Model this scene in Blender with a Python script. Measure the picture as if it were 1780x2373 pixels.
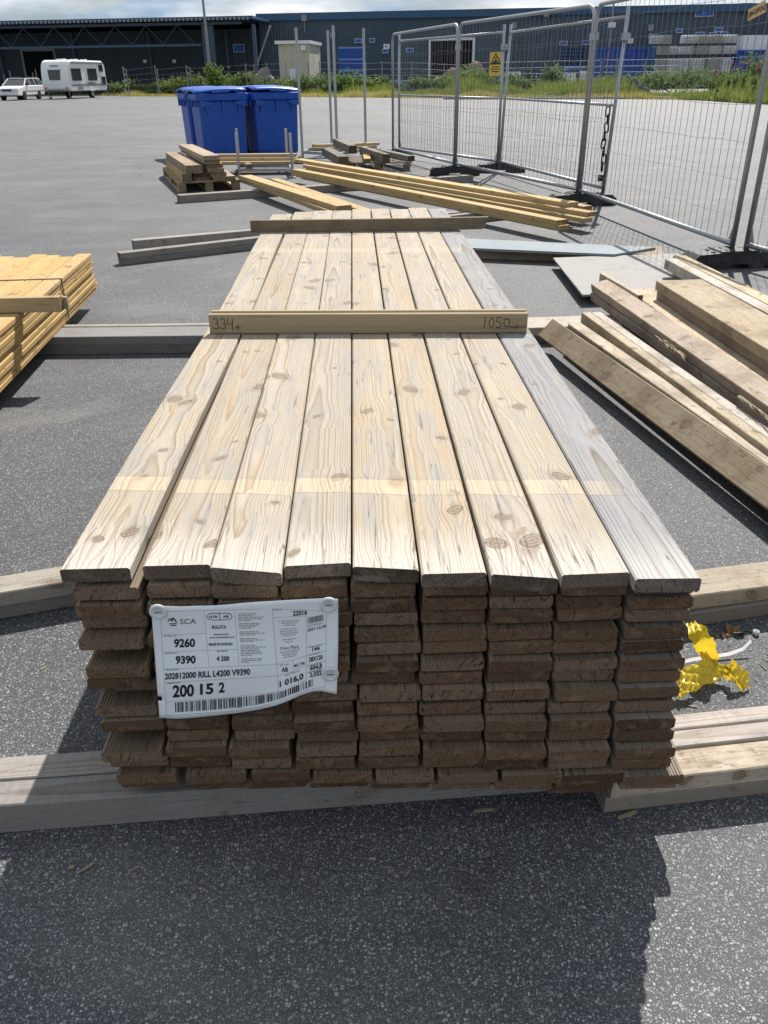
import bpy, bmesh, math, random
import numpy as np
from mathutils import Vector, Matrix, Euler
R = math.radians
random.seed(11)
rng = np.random.default_rng(5)
for _o in list(bpy.data.objects): bpy.data.objects.remove(_o)
SC = bpy.context.scene
COL = SC.collection

# ------------------------------------------------------------------ camera (solved from the 4.2 m stack and the 3.5 x 2 m fence panels)
CAMP = dict(x=.5284, y=-1.1635, h=1.3577, pitch=.4957, yaw=-.025, roll=-.0125, f=1873.16)
PW, PH, PS = 1780., 2373., 1780/1659.
def _cam():
    p = CAMP; cp, sp = math.cos(p['pitch']), math.sin(p['pitch']); cy, sy = math.cos(p['yaw']), math.sin(p['yaw'])
    fw = Vector((-sy*cp, cy*cp, -sp)); rt = Vector((cy, sy, 0)); up = rt.cross(fw)
    cr, sr = math.cos(p['roll']), math.sin(p['roll'])
    return Vector((p['x'], p['y'], p['h'])), rt*cr+up*sr, up*cr-rt*sr, fw
CC, CR, CU, CF = _cam()
cam = bpy.data.cameras.new('camera'); camo = bpy.data.objects.new('camera', cam); COL.objects.link(camo)
m3 = Matrix((CR, CU, -CF)).transposed()
camo.matrix_world = Matrix.Translation(CC) @ m3.to_4x4()
cam.sensor_fit = 'HORIZONTAL'; cam.sensor_width = 36; cam.lens = CAMP['f']/PW*36
cam.clip_start = .05; cam.clip_end = 2000
SC.camera = camo

# ------------------------------------------------------------------ sky, sun, exposure
SUN_AZ, SUN_EL = R(19.5), R(46.5)
w = bpy.data.worlds.new('World'); SC.world = w; w.use_nodes = True
nt = w.node_tree; nt.nodes.clear()
wo = nt.nodes.new('ShaderNodeOutputWorld'); bg = nt.nodes.new('ShaderNodeBackground')
sky = nt.nodes.new('ShaderNodeTexSky'); sky.sky_type = 'NISHITA'; sky.sun_disc = False
sky.sun_elevation = SUN_EL; sky.sun_rotation = SUN_AZ; sky.air_density = 1.0; sky.dust_density = 1.0; sky.ozone_density = 1.5
tc = nt.nodes.new('ShaderNodeTexCoord'); mp = nt.nodes.new('ShaderNodeMapping'); mp.inputs['Scale'].default_value = (1.0, 1.0, 4.5)
n1 = nt.nodes.new('ShaderNodeTexNoise'); n1.inputs['Scale'].default_value = 4.6; n1.inputs['Detail'].default_value = 9; n1.inputs['Roughness'].default_value = .56
cr_ = nt.nodes.new('ShaderNodeValToRGB'); cr_.color_ramp.elements[0].position = .36; cr_.color_ramp.elements[1].position = .53
n2 = nt.nodes.new('ShaderNodeTexNoise'); n2.inputs['Scale'].default_value = 7; n2.inputs['Detail'].default_value = 6
cc_ = nt.nodes.new('ShaderNodeMix'); cc_.data_type = 'RGBA'; cc_.inputs[6].default_value = (5.2, 7.4, 10.2, 1); cc_.inputs[7].default_value = (16.5, 16.7, 16.8, 1)
mx = nt.nodes.new('ShaderNodeMix'); mx.data_type = 'RGBA'
L = nt.links.new
L(tc.outputs['Generated'], mp.inputs[0]); L(mp.outputs[0], n1.inputs['Vector']); L(mp.outputs[0], n2.inputs['Vector'])
L(n1.outputs['Fac'], cr_.inputs[0]); L(cr_.outputs[0], mx.inputs[0]); L(sky.outputs[0], mx.inputs[6])
cm_ = nt.nodes.new('ShaderNodeMapRange'); cm_.inputs[1].default_value = .36; cm_.inputs[2].default_value = .62; L(n2.outputs['Fac'], cm_.inputs[0]); L(cm_.outputs[0], cc_.inputs[0]); L(cc_.outputs[2], mx.inputs[7]); L(mx.outputs[2], bg.inputs[0]); L(bg.outputs[0], wo.inputs[0])
bg.inputs[1].default_value = .043
sl = bpy.data.lights.new('sun', 'SUN'); sl.energy = 5.0; sl.angle = R(.53); sl.color = (1, .955, .89)
so = bpy.data.objects.new('sun', sl); COL.objects.link(so)
SUND = Vector((math.sin(SUN_AZ)*math.cos(SUN_EL), math.cos(SUN_AZ)*math.cos(SUN_EL), math.sin(SUN_EL)))
so.rotation_euler = SUND.to_track_quat('Z', 'Y').to_euler(); so.location = (10, 30, 30)
vs = SC.view_settings; vs.view_transform = 'Standard'; vs.look = 'None'; vs.gamma = 1; vs.use_curve_mapping = False; vs.exposure = .55

# ------------------------------------------------------------------ pixel helpers (pixels of the 1659 px wide view)
def ray(px, py): return CR*((px*PS-PW/2)/CAMP['f']) - CU*((py*PS-PH/2)/CAMP['f']) + CF
def G(px, py, z=0.):
    d = ray(px, py); return CC + d*((z-CC.z)/d.z)
def D(px, py, Y):
    d = ray(px, py); return CC + d*((Y-CC.y)/d.y)
def crop(x0, y0, wn):                         # pixel in an enlarged crop (1659 px wide, wn native px) -> view pixel
    s = 1659./wn
    return lambda cx, cy: ((x0+cx/s)/PS, (y0+cy/s)/PS)
cA, cB, cF, cL, cT, cP = crop(360, 180, 600), crop(680, 300, 300), crop(860, 300, 560), crop(0, 480, 640), crop(1200, 480, 580), crop(320, 1360, 500)
c1, c2, c3, c5 = crop(0, 0, 600), crop(580, 0, 600), crop(1180, 0, 600), crop(860, 0, 920)

# ------------------------------------------------------------------ object helpers
def put(o, parent=None):
    COL.objects.link(o)
    if parent is not None: o.parent = parent
    return o
def tag(o, label=None, cat=None, group=None, kind=None):
    if label: o['label'] = label
    if cat: o['category'] = cat
    if group: o['group'] = group
    if kind: o['kind'] = kind
    return o
def empty(name, loc, rz=0):
    o = bpy.data.objects.new(name, None); put(o); o.location = loc; o.rotation_euler = (0, 0, rz); o.empty_display_size = .1
    return o
def mesh(name, vs_, fs, mats, smooth=False, mi=None):
    me = bpy.data.meshes.new(name); me.from_pydata([tuple(v) for v in vs_], [], fs); me.update()
    for m in (mats if isinstance(mats, (list, tuple)) else [mats]): me.materials.append(m)
    if mi: me.polygons.foreach_set('material_index', mi)
    if smooth: me.polygons.foreach_set('use_smooth', [True]*len(me.polygons))
    return me
def ob(name, me, parent=None, loc=None, rot=None, color=None):
    o = bpy.data.objects.new(name, me); put(o, parent)
    if loc is not None: o.location = loc
    if rot is not None: o.rotation_euler = rot
    if color: o.color = (*color, 1)
    return o
class MB:
    """collects solids into one mesh"""
    def __init__(s): s.v = []; s.f = []; s.m = []
    def add(s, v, f, mi=0):
        b = len(s.v); s.v += [tuple(x) for x in v]; s.f += [tuple(i+b for i in q) for q in f]; s.m += [mi]*len(f); return s
    def box(s, x0, x1, y0, y1, z0, z1, mi=0, M=None):
        v = [Vector((x, y, z)) for z in (z0, z1) for y in (y0, y1) for x in (x0, x1)]
        if M is not None: v = [M @ p for p in v]
        return s.add(v, [(0, 2, 3, 1), (4, 5, 7, 6), (0, 1, 5, 4), (1, 3, 7, 5), (3, 2, 6, 7), (2, 0, 4, 6)], mi)
    def tube(s, pts, r, n=8, mi=0, cap=True):
        pts = [Vector(p) for p in pts]; rings = []; ref = None
        rs = r if isinstance(r, (list, tuple)) else [r]*len(pts)
        for i, p in enumerate(pts):
            t = (pts[min(i+1, len(pts)-1)]-pts[max(i-1, 0)]).normalized()
            if ref is None: ref = t.orthogonal().normalized()
            a = (ref - t*ref.dot(t)).normalized(); ref = a; b = t.cross(a)
            rings.append([p+(a*math.cos(2*math.pi*k/n)+b*math.sin(2*math.pi*k/n))*rs[i] for k in range(n)])
        v = [q for g in rings for q in g]; f = []
        for i in range(len(pts)-1):
            for k in range(n): f.append((i*n+k, i*n+(k+1) % n, (i+1)*n+(k+1) % n, (i+1)*n+k))
        if cap: f += [tuple(range(n))[::-1], tuple((len(pts)-1)*n+k for k in range(n))]
        return s.add(v, f, mi)
    def prism(s, poly, axis_vec, mi=0):
        a = [Vector(p) for p in poly]; d = Vector(axis_vec); n = len(a)
        return s.add(a+[p+d for p in a], [tuple(range(n))[::-1], tuple(range(n, 2*n))]+[(k, (k+1) % n, n+(k+1) % n, n+k) for k in range(n)], mi)
    def build(s, name, mats, parent=None, smooth=False, **k):
        return ob(name, mesh(name, s.v, s.f, mats, smooth, s.m), parent, **k)

# ------------------------------------------------------------------ materials
class NT:
    def __init__(s, name):
        s.mat = bpy.data.materials.new(name); s.mat.use_nodes = True; s.nt = s.mat.node_tree; s.nt.nodes.clear()
        s.out = s.nt.nodes.new('ShaderNodeOutputMaterial'); s.b = s.nt.nodes.new('ShaderNodeBsdfPrincipled')
        s.nt.links.new(s.b.outputs[0], s.out.inputs[0])
    def n(s, t, **k):
        q = s.nt.nodes.new('ShaderNode'+t)
        for a, v in k.items(): setattr(q, a, v)
        return q
    def l(s, a, b): s.nt.links.new(a, b)
    def si(s, sock, v):
        if isinstance(v, bpy.types.NodeSocket): s.l(v, sock)
        else: sock.default_value = v
    def m(s, op, a, b=None, c=None, clamp=False):
        q = s.n('Math', operation=op); q.use_clamp = clamp; s.si(q.inputs[0], a)
        if b is not None: s.si(q.inputs[1], b)
        if c is not None: s.si(q.inputs[2], c)
        return q.outputs[0]
    def vm(s, op, a, b=None):
        q = s.n('VectorMath', operation=op); s.si(q.inputs[0], a)
        if b is not None: s.si(q.inputs[1], b)
        return q.outputs[0]
    def xyz(s, x, y, z):
        q = s.n('CombineXYZ'); s.si(q.inputs[0], x); s.si(q.inputs[1], y); s.si(q.inputs[2], z); return q.outputs[0]
    def sep(s, v):
        q = s.n('SeparateXYZ'); s.l(v, q.inputs[0]); return q.outputs
    def noise(s, v, scale=1., detail=2., rough=.5, col=False):
        q = s.n('TexNoise'); s.l(v, q.inputs['Vector']); q.inputs['Scale'].default_value = scale; q.inputs['Detail'].default_value = detail; q.inputs['Roughness'].default_value = rough
        return q.outputs['Color' if col else 'Fac']
    def ramp(s, f, a, b, c0=0., c1=1.):
        q = s.n('MapRange'); q.interpolation_type = 'SMOOTHSTEP'; s.si(q.inputs[0], f); q.inputs[1].default_value = a; q.inputs[2].default_value = b; q.inputs[3].default_value = c0; q.inputs[4].default_value = c1
        return q.outputs[0]
    def mix(s, f, a, b, mode='MIX'):
        q = s.n('Mix', data_type='RGBA', blend_type=mode); s.si(q.inputs[0], f)
        s.si(q.inputs[6], a if isinstance(a, bpy.types.NodeSocket) else (*a, 1)); s.si(q.inputs[7], b if isinstance(b, bpy.types.NodeSocket) else (*b, 1))
        return q.outputs[2]
    def bump(s, h, strength, dist):
        q = s.n('Bump'); s.l(h, q.inputs['Height']); q.inputs['Strength'].default_value = strength; q.inputs['Distance'].default_value = dist
        s.l(q.outputs[0], s.b.inputs['Normal'])
    def fin(s, col, rough=.8, spec=.3, metal=0.):
        s.si(s.b.inputs['Base Color'], col if isinstance(col, bpy.types.NodeSocket) else (*col, 1)); s.si(s.b.inputs['Roughness'], rough)
        s.si(s.b.inputs['Specular IOR Level'], spec); s.b.inputs['Metallic'].default_value = metal
        return s.mat

def wood(name, contrast=.5, knots=.5, grey=.3, end=(.34, .27, .20), ringw=.0036, band=False, stain=0., greycol=(.30, .29, .28), bleach=0., orange=.0):
    """solid wood: growth rings round an axis below the face, knots the grain bends round, per-object tint from obj.color"""
    t = NT(name); tcn = t.n('TexCoord'); oi = t.n('ObjectInfo'); rnd = oi.outputs['Random']
    P = tcn.outputs['Object']; x, y, z = t.sep(P)
    off = t.m('MULTIPLY', rnd, 61.); uu = t.m('ADD', x, z)
    r2 = t.m('FRACT', t.m('MULTIPLY', rnd, 7.31)); r3 = t.m('FRACT', t.m('MULTIPLY', rnd, 23.7)); r4 = t.m('FRACT', t.m('MULTIPLY', rnd, 51.3))
    yo = t.m('ADD', y, off)
    # knots come in whorls; the cell point of a 2D voronoi gives each knot's centre
    K = 9.
    vw = t.noise(P, 38., 3.)
    vx = t.m('ADD', t.m('MULTIPLY', t.m('ADD', uu, t.m('MULTIPLY', t.m('SUBTRACT', vw, .5), .010)), K), off); vy = t.m('MULTIPLY', t.m('ADD', yo, t.m('MULTIPLY', t.m('SUBTRACT', vw, .5), .008)), K*.82)
    vor = t.n('TexVoronoi'); vor.voronoi_dimensions = '2D'; vor.feature = 'F1'; vor.inputs['Randomness'].default_value = .9; vor.inputs['Scale'].default_value = 1.
    t.l(t.xyz(vx, vy, 0.), vor.inputs['Vector'])
    kd = vor.outputs['Distance']; kc, ks, kt = t.sep(vor.outputs['Color']); kpx, kpy, _ = t.sep(vor.outputs['Position'])
    whorl = t.m('FRACT', t.m('MULTIPLY', kpy, .36))
    act = t.m('MULTIPLY', t.m('LESS_THAN', kc, min(1., knots*1.35)), t.m('LESS_THAN', whorl, .42))
    krad = t.m('MULTIPLY_ADD', t.m('POWER', ks, 1.4), .15, .050)
    # slanted ellipse
    ddx = t.m('SUBTRACT', vx, kpx); ddy = t.m('SUBTRACT', vy, kpy); sl_ = t.m('SUBTRACT', kt, .5)
    ey_ = t.m('ADD', ddy, t.m('MULTIPLY', ddx, t.m('MULTIPLY', sl_, 1.3)))
    ke = t.m('SQRT', t.m('ADD', t.m('MULTIPLY', ddx, ddx), t.m('MULTIPLY', t.m('MULTIPLY', ey_, ey_), 1.5)))
    kn = t.m('DIVIDE', ke, krad)
    # bend the grain: sample the rings closer to the knot's centre line
    g2 = t.m('EXPONENT', t.m('MULTIPLY', t.m('ADD', t.m('MULTIPLY', t.m('MULTIPLY', ddx, ddx), 5.), t.m('MULTIPLY', t.m('MULTIPLY', ddy, ddy), 3.2)), -1.))
    wx = t.m('MULTIPLY', t.m('MULTIPLY', t.m('DIVIDE', ddx, K), t.m('MULTIPLY', act, t.m('MULTIPLY_ADD', ks, .5, .40))), g2)
    xs = t.m('SUBTRACT', x, wx)
    wand = t.noise(t.xyz(0., t.m('MULTIPLY', yo, .55), off), 1., 2., .5); lat = t.noise(t.xyz(off, t.m('MULTIPLY', yo, .7), 3.), 1., 2., .5)
    x0 = t.m('ADD', t.m('MULTIPLY', t.m('SUBTRACT', r2, .5), .085), t.m('MULTIPLY', t.m('SUBTRACT', lat, .5), .013))
    z0 = t.m('ADD', t.m('MULTIPLY_ADD', r3, -.05, -.016), t.m('ADD', t.m('MULTIPLY', t.m('SUBTRACT', wand, .5), .014), t.m('MULTIPLY', t.m('MULTIPLY', t.m('SUBTRACT', r4, .5), .014), y)))
    dx = t.m('SUBTRACT', xs, x0); dz = t.m('SUBTRACT', z, z0)
    rr = t.m('SQRT', t.m('ADD', t.m('MULTIPLY', dx, dx), t.m('MULTIPLY', dz, dz)))
    wob = t.noise(t.xyz(t.m('MULTIPLY', xs, 30.), t.m('MULTIPLY', yo, 2.6), t.m('MULTIPLY', z, 30.)), 1., 4., .55)
    rr = t.m('ADD', rr, t.m('MULTIPLY', wob, .0016))
    ringn = t.m('DIVIDE', rr, ringw)
    ring = t.m('FRACT', ringn); rid = t.m('FRACT', t.m('MULTIPLY', t.m('SINE', t.m('MULTIPLY', t.m('FLOOR', ringn), 12.9)), 43.7))
    ring = t.m('MULTIPLY', t.m('MULTIPLY', t.m('POWER', ring, 2.6), t.ramp(ring, 1., .88)), t.m('MULTIPLY_ADD', rid, .9, .55))
    fib = t.noise(t.xyz(t.m('MULTIPLY', x, 520.), t.m('MULTIPLY', yo, 12.), t.m('MULTIPLY', z, 520.)), 1., 3., .65)
    blot = t.noise(t.xyz(t.m('MULTIPLY', uu, 11.), t.m('MULTIPLY', yo, 2.2), off), 1., 5., .62)
    gw = t.noise(t.xyz(t.m('MULTIPLY', uu, 24.), t.m('MULTIPLY', yo, 3.4), t.m('ADD', off, 5.)), 1., 5., .68)
    mot = t.noise(P, 190., 4., .7)
    base = oi.outputs['Color']
    dark = t.mix(1., base, (.60, .47, .34), 'MULTIPLY')
    c = t.mix(t.m('MULTIPLY', ring, contrast), base, dark)
    c = t.mix(t.ramp(fib, .25, .75), t.mix(1., c, (.80, .79, .77), 'MULTIPLY'), c)
    c = t.mix(t.m('MULTIPLY', t.ramp(blot, .45, .75), .40), c, t.mix(1., c, (.82, .72, .58), 'MULTIPLY'))
    if orange:
        os_ = t.noise(t.xyz(t.m('MULTIPLY', uu, 42.), t.m('MULTIPLY', yo, 1.3), off), 1., 3., .5)
        c = t.mix(t.m('MULTIPLY', t.ramp(os_, .56, .74), orange), c, t.mix(1., base, (1.02, .74, .44), 'MULTIPLY'))
    gm = t.m('MULTIPLY', t.ramp(t.m('ADD', gw, t.m('MULTIPLY', t.m('SUBTRACT', mot, .5), .22)), .44, .70), grey)
    c = t.mix(gm, c, t.mix(t.m('MULTIPLY', ring, .5), greycol, tuple(v*.62 for v in greycol)))
    if bleach:
        bl_ = t.m('MULTIPLY', t.ramp(t.m('ADD', y, t.m('MULTIPLY', t.m('SUBTRACT', gw, .5), .18)), .20, .0), bleach)
        c = t.mix(bl_, c, t.mix(t.m('MULTIPLY', ring, .8), (.60, .575, .54), (.33, .28, .23)))
    # knots: fibres darken round them, brown-grey core with rings, dark broken rim
    halo = t.m('MULTIPLY', act, t.m('MULTIPLY', t.ramp(kn, 2.6, 1.0), t.ramp(gw, .35, .6)))
    c = t.mix(t.m('MULTIPLY', halo, .5), c, t.mix(1., c, (.62, .55, .48), 'MULTIPLY'))
    km = t.m('MULTIPLY', act, t.ramp(kn, 1.06, .90)); rim = t.m('MULTIPLY', act, t.m('MULTIPLY', t.ramp(kn, 1.22, 1.02), t.ramp(kn, .74, .98)))
    kring = t.m('MULTIPLY_ADD', t.m('SINE', t.m('ADD', t.m('MULTIPLY', kn, 13.), t.m('MULTIPLY', vw, 9.))), .5, .5)
    kcol = t.mix(kring, (.165, .120, .085), (.28, .215, .16))
    c = t.mix(t.m('MULTIPLY', km, .78), c, kcol)
    c = t.mix(t.m('MULTIPLY', t.m('MULTIPLY', rim, .70), t.ramp(mot, .35, .6)), c, (.085, .062, .045))
    kc2 = t.m('MULTIPLY', km, t.ramp(t.m('ABSOLUTE', t.m('ADD', ey_, t.m('MULTIPLY', t.m('SUBTRACT', mot, .5), .03))), .008, .002)); c = t.mix(t.m('MULTIPLY', kc2, .7), c, (.05, .035, .025))
    # hairline drying checks along the grain, opening towards the ends
    chk = t.noise(t.xyz(t.m('MULTIPLY', uu, 60.), t.m('MULTIPLY', yo, 1.5), t.m('MULTIPLY', off, 1.7)), 1., 3., .5)
    ck = t.m('MULTIPLY', t.ramp(t.m('ABSOLUTE', t.m('SUBTRACT', chk, .5)), .013, .002), t.m('MAXIMUM', t.ramp(gw, .54, .64), t.m('MULTIPLY', t.ramp(y, .26, .05), t.ramp(mot, .2, .5))))
    c = t.mix(t.m('MULTIPLY', ck, .72), c, (.06, .045, .033))
    sc_ = t.noise(t.xyz(t.m('MULTIPLY', uu, 16.), t.m('MULTIPLY', yo, 170.), off), 1., 2., .5)          # fine cross scratches
    c = t.mix(t.m('MULTIPLY', t.m('MULTIPLY', t.ramp(sc_, .70, .78), t.ramp(blot, .5, .6)), .30), c, (.16, .13, .10))
    if stain:
        st = t.noise(P, 3.1, 6., .68); c = t.mix(t.m('MULTIPLY', t.ramp(st, .46, .66), stain*.8), c, t.mix(1., c, (.50, .43, .36), 'MULTIPLY'))
        sp = t.noise(t.xyz(t.m('MULTIPLY', x, 60.), t.m('MULTIPLY', yo, 26.), t.m('MULTIPLY', z, 60.)), 1., 4., .65); c = t.mix(t.m('MULTIPLY', t.ramp(sp, .56, .68), stain*.75), c, (.10, .08, .06))
        sw = t.noise(t.xyz(t.m('MULTIPLY', uu, 6.), t.m('MULTIPLY', yo, 230.), 0.), 1., 2., .5); c = t.mix(t.m('MULTIPLY', t.ramp(sw, .5, .66), .22), c, t.mix(1., c, (.6, .56, .5), 'MULTIPLY'))
    nrm = t.sep(tcn.outputs['Normal'])
    if band:
        gx, gy, gz = t.sep(t.n('NewGeometry').outputs['Position'])
        yb = t.m('ADD', t.m('ADD', gy, t.m('MULTIPLY', gx, .070)), t.m('MULTIPLY', t.m('SUBTRACT', r4, .5), .012))
        up_ = t.m('GREATER_THAN', nrm[2], .5)
        def bnd(a, b, k): return t.m('MULTIPLY', t.m('MULTIPLY', t.ramp(yb, a, a+.004), t.ramp(yb, b+.004, b)), t.m('MULTIPLY', up_, k))
        bm = t.m('MULTIPLY', t.m('MAXIMUM', bnd(.335, .398, 1.), bnd(2.88, 2.99, .6)), t.ramp(gx, 1.06, .98))
        c = t.mix(t.m('MULTIPLY', bm, t.ramp(blot, .3, .62, .12, .48)), c, t.mix(t.m('MULTIPLY', ring, .7), (.58, .475, .32), (.36, .25, .14)))
        bl2 = t.m('MAXIMUM', bnd(.330, .333, .5), bnd(.403, .405, .35)); c = t.mix(t.m('MULTIPLY', bl2, t.ramp(mot, .3, .6)), c, (.17, .14, .11))
    # end grain
    em = t.ramp(t.m('ABSOLUTE', nrm[1]), .6, .9)
    en = t.noise(t.xyz(t.m('MULTIPLY', x, 300.), off, t.m('MULTIPLY', z, 300.)), 1., 4., .75)
    eb = t.noise(t.xyz(t.m('MULTIPLY', x, 22.), off, t.m('MULTIPLY', z, 34.)), 1., 3., .6)
    erng = t.m('MULTIPLY_ADD', t.m('SINE', t.m('MULTIPLY', rr, 6.2832/.0034)), .5, .5)
    tone = t.mix(r2, end, (end[0]*.45, end[1]*.42, end[2]*.40)); tone = t.mix(t.m('MULTIPLY', t.m('GREATER_THAN', r3, .72), .75), tone, (end[0]*1.15, end[1]*1.28, end[2]*1.5))
    ec = t.mix(t.m('MULTIPLY', erng, .55), tone, t.mix(1., tone, (.40, .36, .33), 'MULTIPLY'))
    ec = t.mix(t.ramp(en, .36, .66), t.mix(1., ec, (.60, .58, .56), 'MULTIPLY'), t.mix(1., ec, (1.3, 1.27, 1.22), 'MULTIPLY'))
    ec = t.mix(t.m('MULTIPLY', t.ramp(eb, .50, .70), .55), ec, (end[0]*1.2, end[1]*1.22, end[2]*1.25))
    ang = t.m('ARCTAN2', dz, dx)
    cr = t.noise(t.xyz(t.m('MULTIPLY', ang, 9.), t.m('MULTIPLY', off, 1.3), t.m('MULTIPLY', rr, 9.)), 1., 2., .5)
    cm = t.m('MULTIPLY', t.ramp(t.m('ABSOLUTE', t.m('SUBTRACT', cr, .5)), .015, .004), t.ramp(eb, .40, .48))
    ec = t.mix(t.m('MULTIPLY', cm, .9), ec, (.010, .008, .006))
    c = t.mix(em, c, ec)
    hgt = t.m('ADD', t.m('MULTIPLY', fib, .5), t.m('MULTIPLY', ring, -.5))
    hgt = t.m('ADD', hgt, t.m('ADD', t.m('MULTIPLY', em, t.m('MULTIPLY', en, .6)), t.m('MULTIPLY', ck, -2.)))
    t.bump(hgt, .30, .0012)
    return t.fin(c, .80, .22)

M = {}
M['deck'] = wood('weathered_deck_wood', .9, 1., .85, end=(.185, .150, .118), band=True, greycol=(.315, .298, .275), ringw=.0038, bleach=.5, orange=.28)
M['deckbrown'] = wood('brown_treated_wood', .6, .5, .45, end=(.195, .128, .080), greycol=(.20, .17, .135))
M['fresh'] = wood('fresh_yellow_wood', .75, .7, .35, end=(.42, .31, .17), greycol=(.40, .30, .16), orange=.3)
M['batten'] = wood('plain_batten_wood', .7, .12, .3, end=(.36, .27, .15), greycol=(.30, .24, .14), orange=.25)
M['grey'] = wood('grey_weathered_wood', .7, .55, .75, end=(.24, .20, .16), greycol=(.25, .245, .24), stain=.3)
M['rough'] = wood('rough_sawn_wood', .6, .55, .45, end=(.32, .25, .17), stain=.75, greycol=(.32, .28, .23))
M['old'] = wood('old_dark_wood', .6, .5, .6, end=(.15, .12, .09), stain=.6, greycol=(.16, .15, .135))

def plain(name, col, rough=.6, spec=.4, metal=0., var=.12, vs=8., bump=0., dirt=None):
    t = NT(name); P = t.n('TexCoord').outputs['Object']
    nz = t.noise(P, vs, 4., .6); c = t.mix(nz, tuple(v*(1-var) for v in col), tuple(min(1, v*(1+var)) for v in col))
    if dirt:
        d = t.noise(P, dirt[0], 5., .65); c = t.mix(t.m('MULTIPLY', t.ramp(d, .5, .72), dirt[1]), c, dirt[2])
    if bump: t.bump(t.noise(P, bump, 3.), .3, .004)
    return t.fin(c, rough, spec, metal)
M['galv'] = plain('galvanised_steel', (.38, .40, .42), .42, .5, .75, .18, 30, dirt=(14, .3, (.25, .25, .25)))
M['wire'] = plain('galvanised_wire', (.20, .21, .22), .5, .5, .5, .1, 20)
M['foot'] = plain('black_recycled_plastic', (.022, .023, .025), .65, .4, 0, .3, 12, 40, dirt=(9, .5, (.10, .095, .09)))
M['bin'] = plain('blue_bin_plastic', (.005, .070, .38), .38, .45, 0, .12, 3, dirt=(4.5, .45, (.06, .13, .33)))
M['binlid'] = plain('blue_lid_plastic', (.010, .085, .42), .36, .5, 0, .12, 3, dirt=(8, .3, (.10, .16, .36)))
M['paper'] = plain('white_label_paper', (.80, .84, .86), .55, .35, 0, .03, 6, dirt=(7, .12, (.62, .60, .54)))
M['ink'] = plain('black_print', (.018, .018, .02), .5, .3, 0, 0)
M['ink2'] = plain('grey_fine_print', (.30, .31, .315), .6, .3, 0, 0)
M['button'] = plain('milky_plastic', (.62, .64, .64), .35, .5, 0, .05)
M['staple'] = plain('steel_staple', (.35, .35, .36), .35, .5, .9, .05)
M['pen'] = plain('dark_pen_stroke', (.035, .028, .022), .7, .2, 0, 0)
M['white'] = plain('white_coach_paint', (.74, .75, .75), .3, .5, 0, .04, 2, dirt=(3, .12, (.55, .55, .53)))
M['glass'] = plain('dark_window_glass', (.035, .038, .042), .12, .6, 0, .1)
M['tyre'] = plain('black_tyre_rubber', (.02, .02, .02), .8, .2, 0, .2)
M['rim'] = plain('grey_wheel_rim', (.35, .36, .37), .35, .5, .6, .1)
M['greytrim'] = plain('grey_trim', (.23, .24, .25), .5, .4, 0, .1)
M['darktrim'] = plain('black_trim', (.03, .03, .032), .5, .4, 0, .1)
M['lamp'] = plain('headlamp_glass', (.55, .57, .58), .15, .6, 0, .1)
M['orange'] = plain('orange_lamp', (.6, .2, .03), .3, .5, 0, .1)
M['sblue'] = plain('blue_sign', (.02, .085, .36), .45, .4, 0, .05)
M['swhite'] = plain('white_sign', (.72, .73, .74), .5, .4, 0, .05)
M['syellow'] = plain('yellow_sign', (.72, .48, .04), .45, .4, 0, .06)
M['stan'] = plain('tan_tag', (.62, .42, .17), .5, .4, 0, .1)
M['navy'] = plain('blue_roof_trim', (.03, .085, .17), .5, .4, 0, .12)
M['steelblue'] = plain('blue_painted_steel', (.045, .075, .115), .5, .4, 0, .12)
M['interior_shade'] = plain('painted_interior_shade', (.012, .012, .014), .9, .1, 0, .2)
M['blueplastic'] = plain('blue_crate_plastic', (.015, .065, .34), .45, .4, 0, .15, 1.5)
M['rimblue'] = plain('pale_blue_rim', (.12, .25, .52), .5, .4, 0, .1)
M['bluedark'] = plain('dark_blue_crate', (.02, .07, .20), .5, .4, 0, .2, 1.5)
M['ibc'] = plain('milky_tank_plastic', (.72, .73, .73), .5, .4, 0, .12, 1, dirt=(1.2, .35, (.5, .46, .38)))
M['ibcdirty'] = plain('dirty_tank_plastic', (.40, .37, .31), .6, .4, 0, .2, 1, dirt=(1.6, .6, (.27, .24, .20)))
M['cage'] = plain('grey_cage_bars', (.36, .37, .38), .5, .4, 0, .1)
M['fascia'] = plain('dull_fascia', (.26, .27, .26), .6, .3, 0, .15)
M['chain'] = plain('black_chain_steel', (.03, .03, .032), .45, .5, .6, .2)
M['strapblk'] = plain('black_strap', (.02, .02, .022), .5, .4, 0, .1)
M['sheetgrey'] = plain('weathered_plywood', (.29, .28, .265), .8, .25, 0, .14, 14, 60, dirt=(5, .5, (.20, .19, .175)))
M['bluegrey'] = plain('bluish_galvanised_sheet', (.22, .25, .27), .75, .25, 0, .14, 4, dirt=(3.5, .5, (.16, .185, .21)))
M['bark'] = plain('weed_stem', (.09, .07, .04), .9, .1, 0, .3)
M['rubble'] = plain('tan_rubble', (.30, .24, .17), .9, .1, 0, .3, 2)
M['pebble'] = plain('pale_stone', (.5, .49, .47), .8, .2, 0, .2, 30)
M['deadleaf'] = plain('dead_leaf', (.20, .11, .055), .8, .2, 0, .3, 30)
M['chip'] = plain('wood_splinter', (.30, .245, .16), .85, .2, 0, .3, 40)
M['pink'] = plain('pink_flower', (.50, .16, .32), .7, .2, 0, .2)

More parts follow.
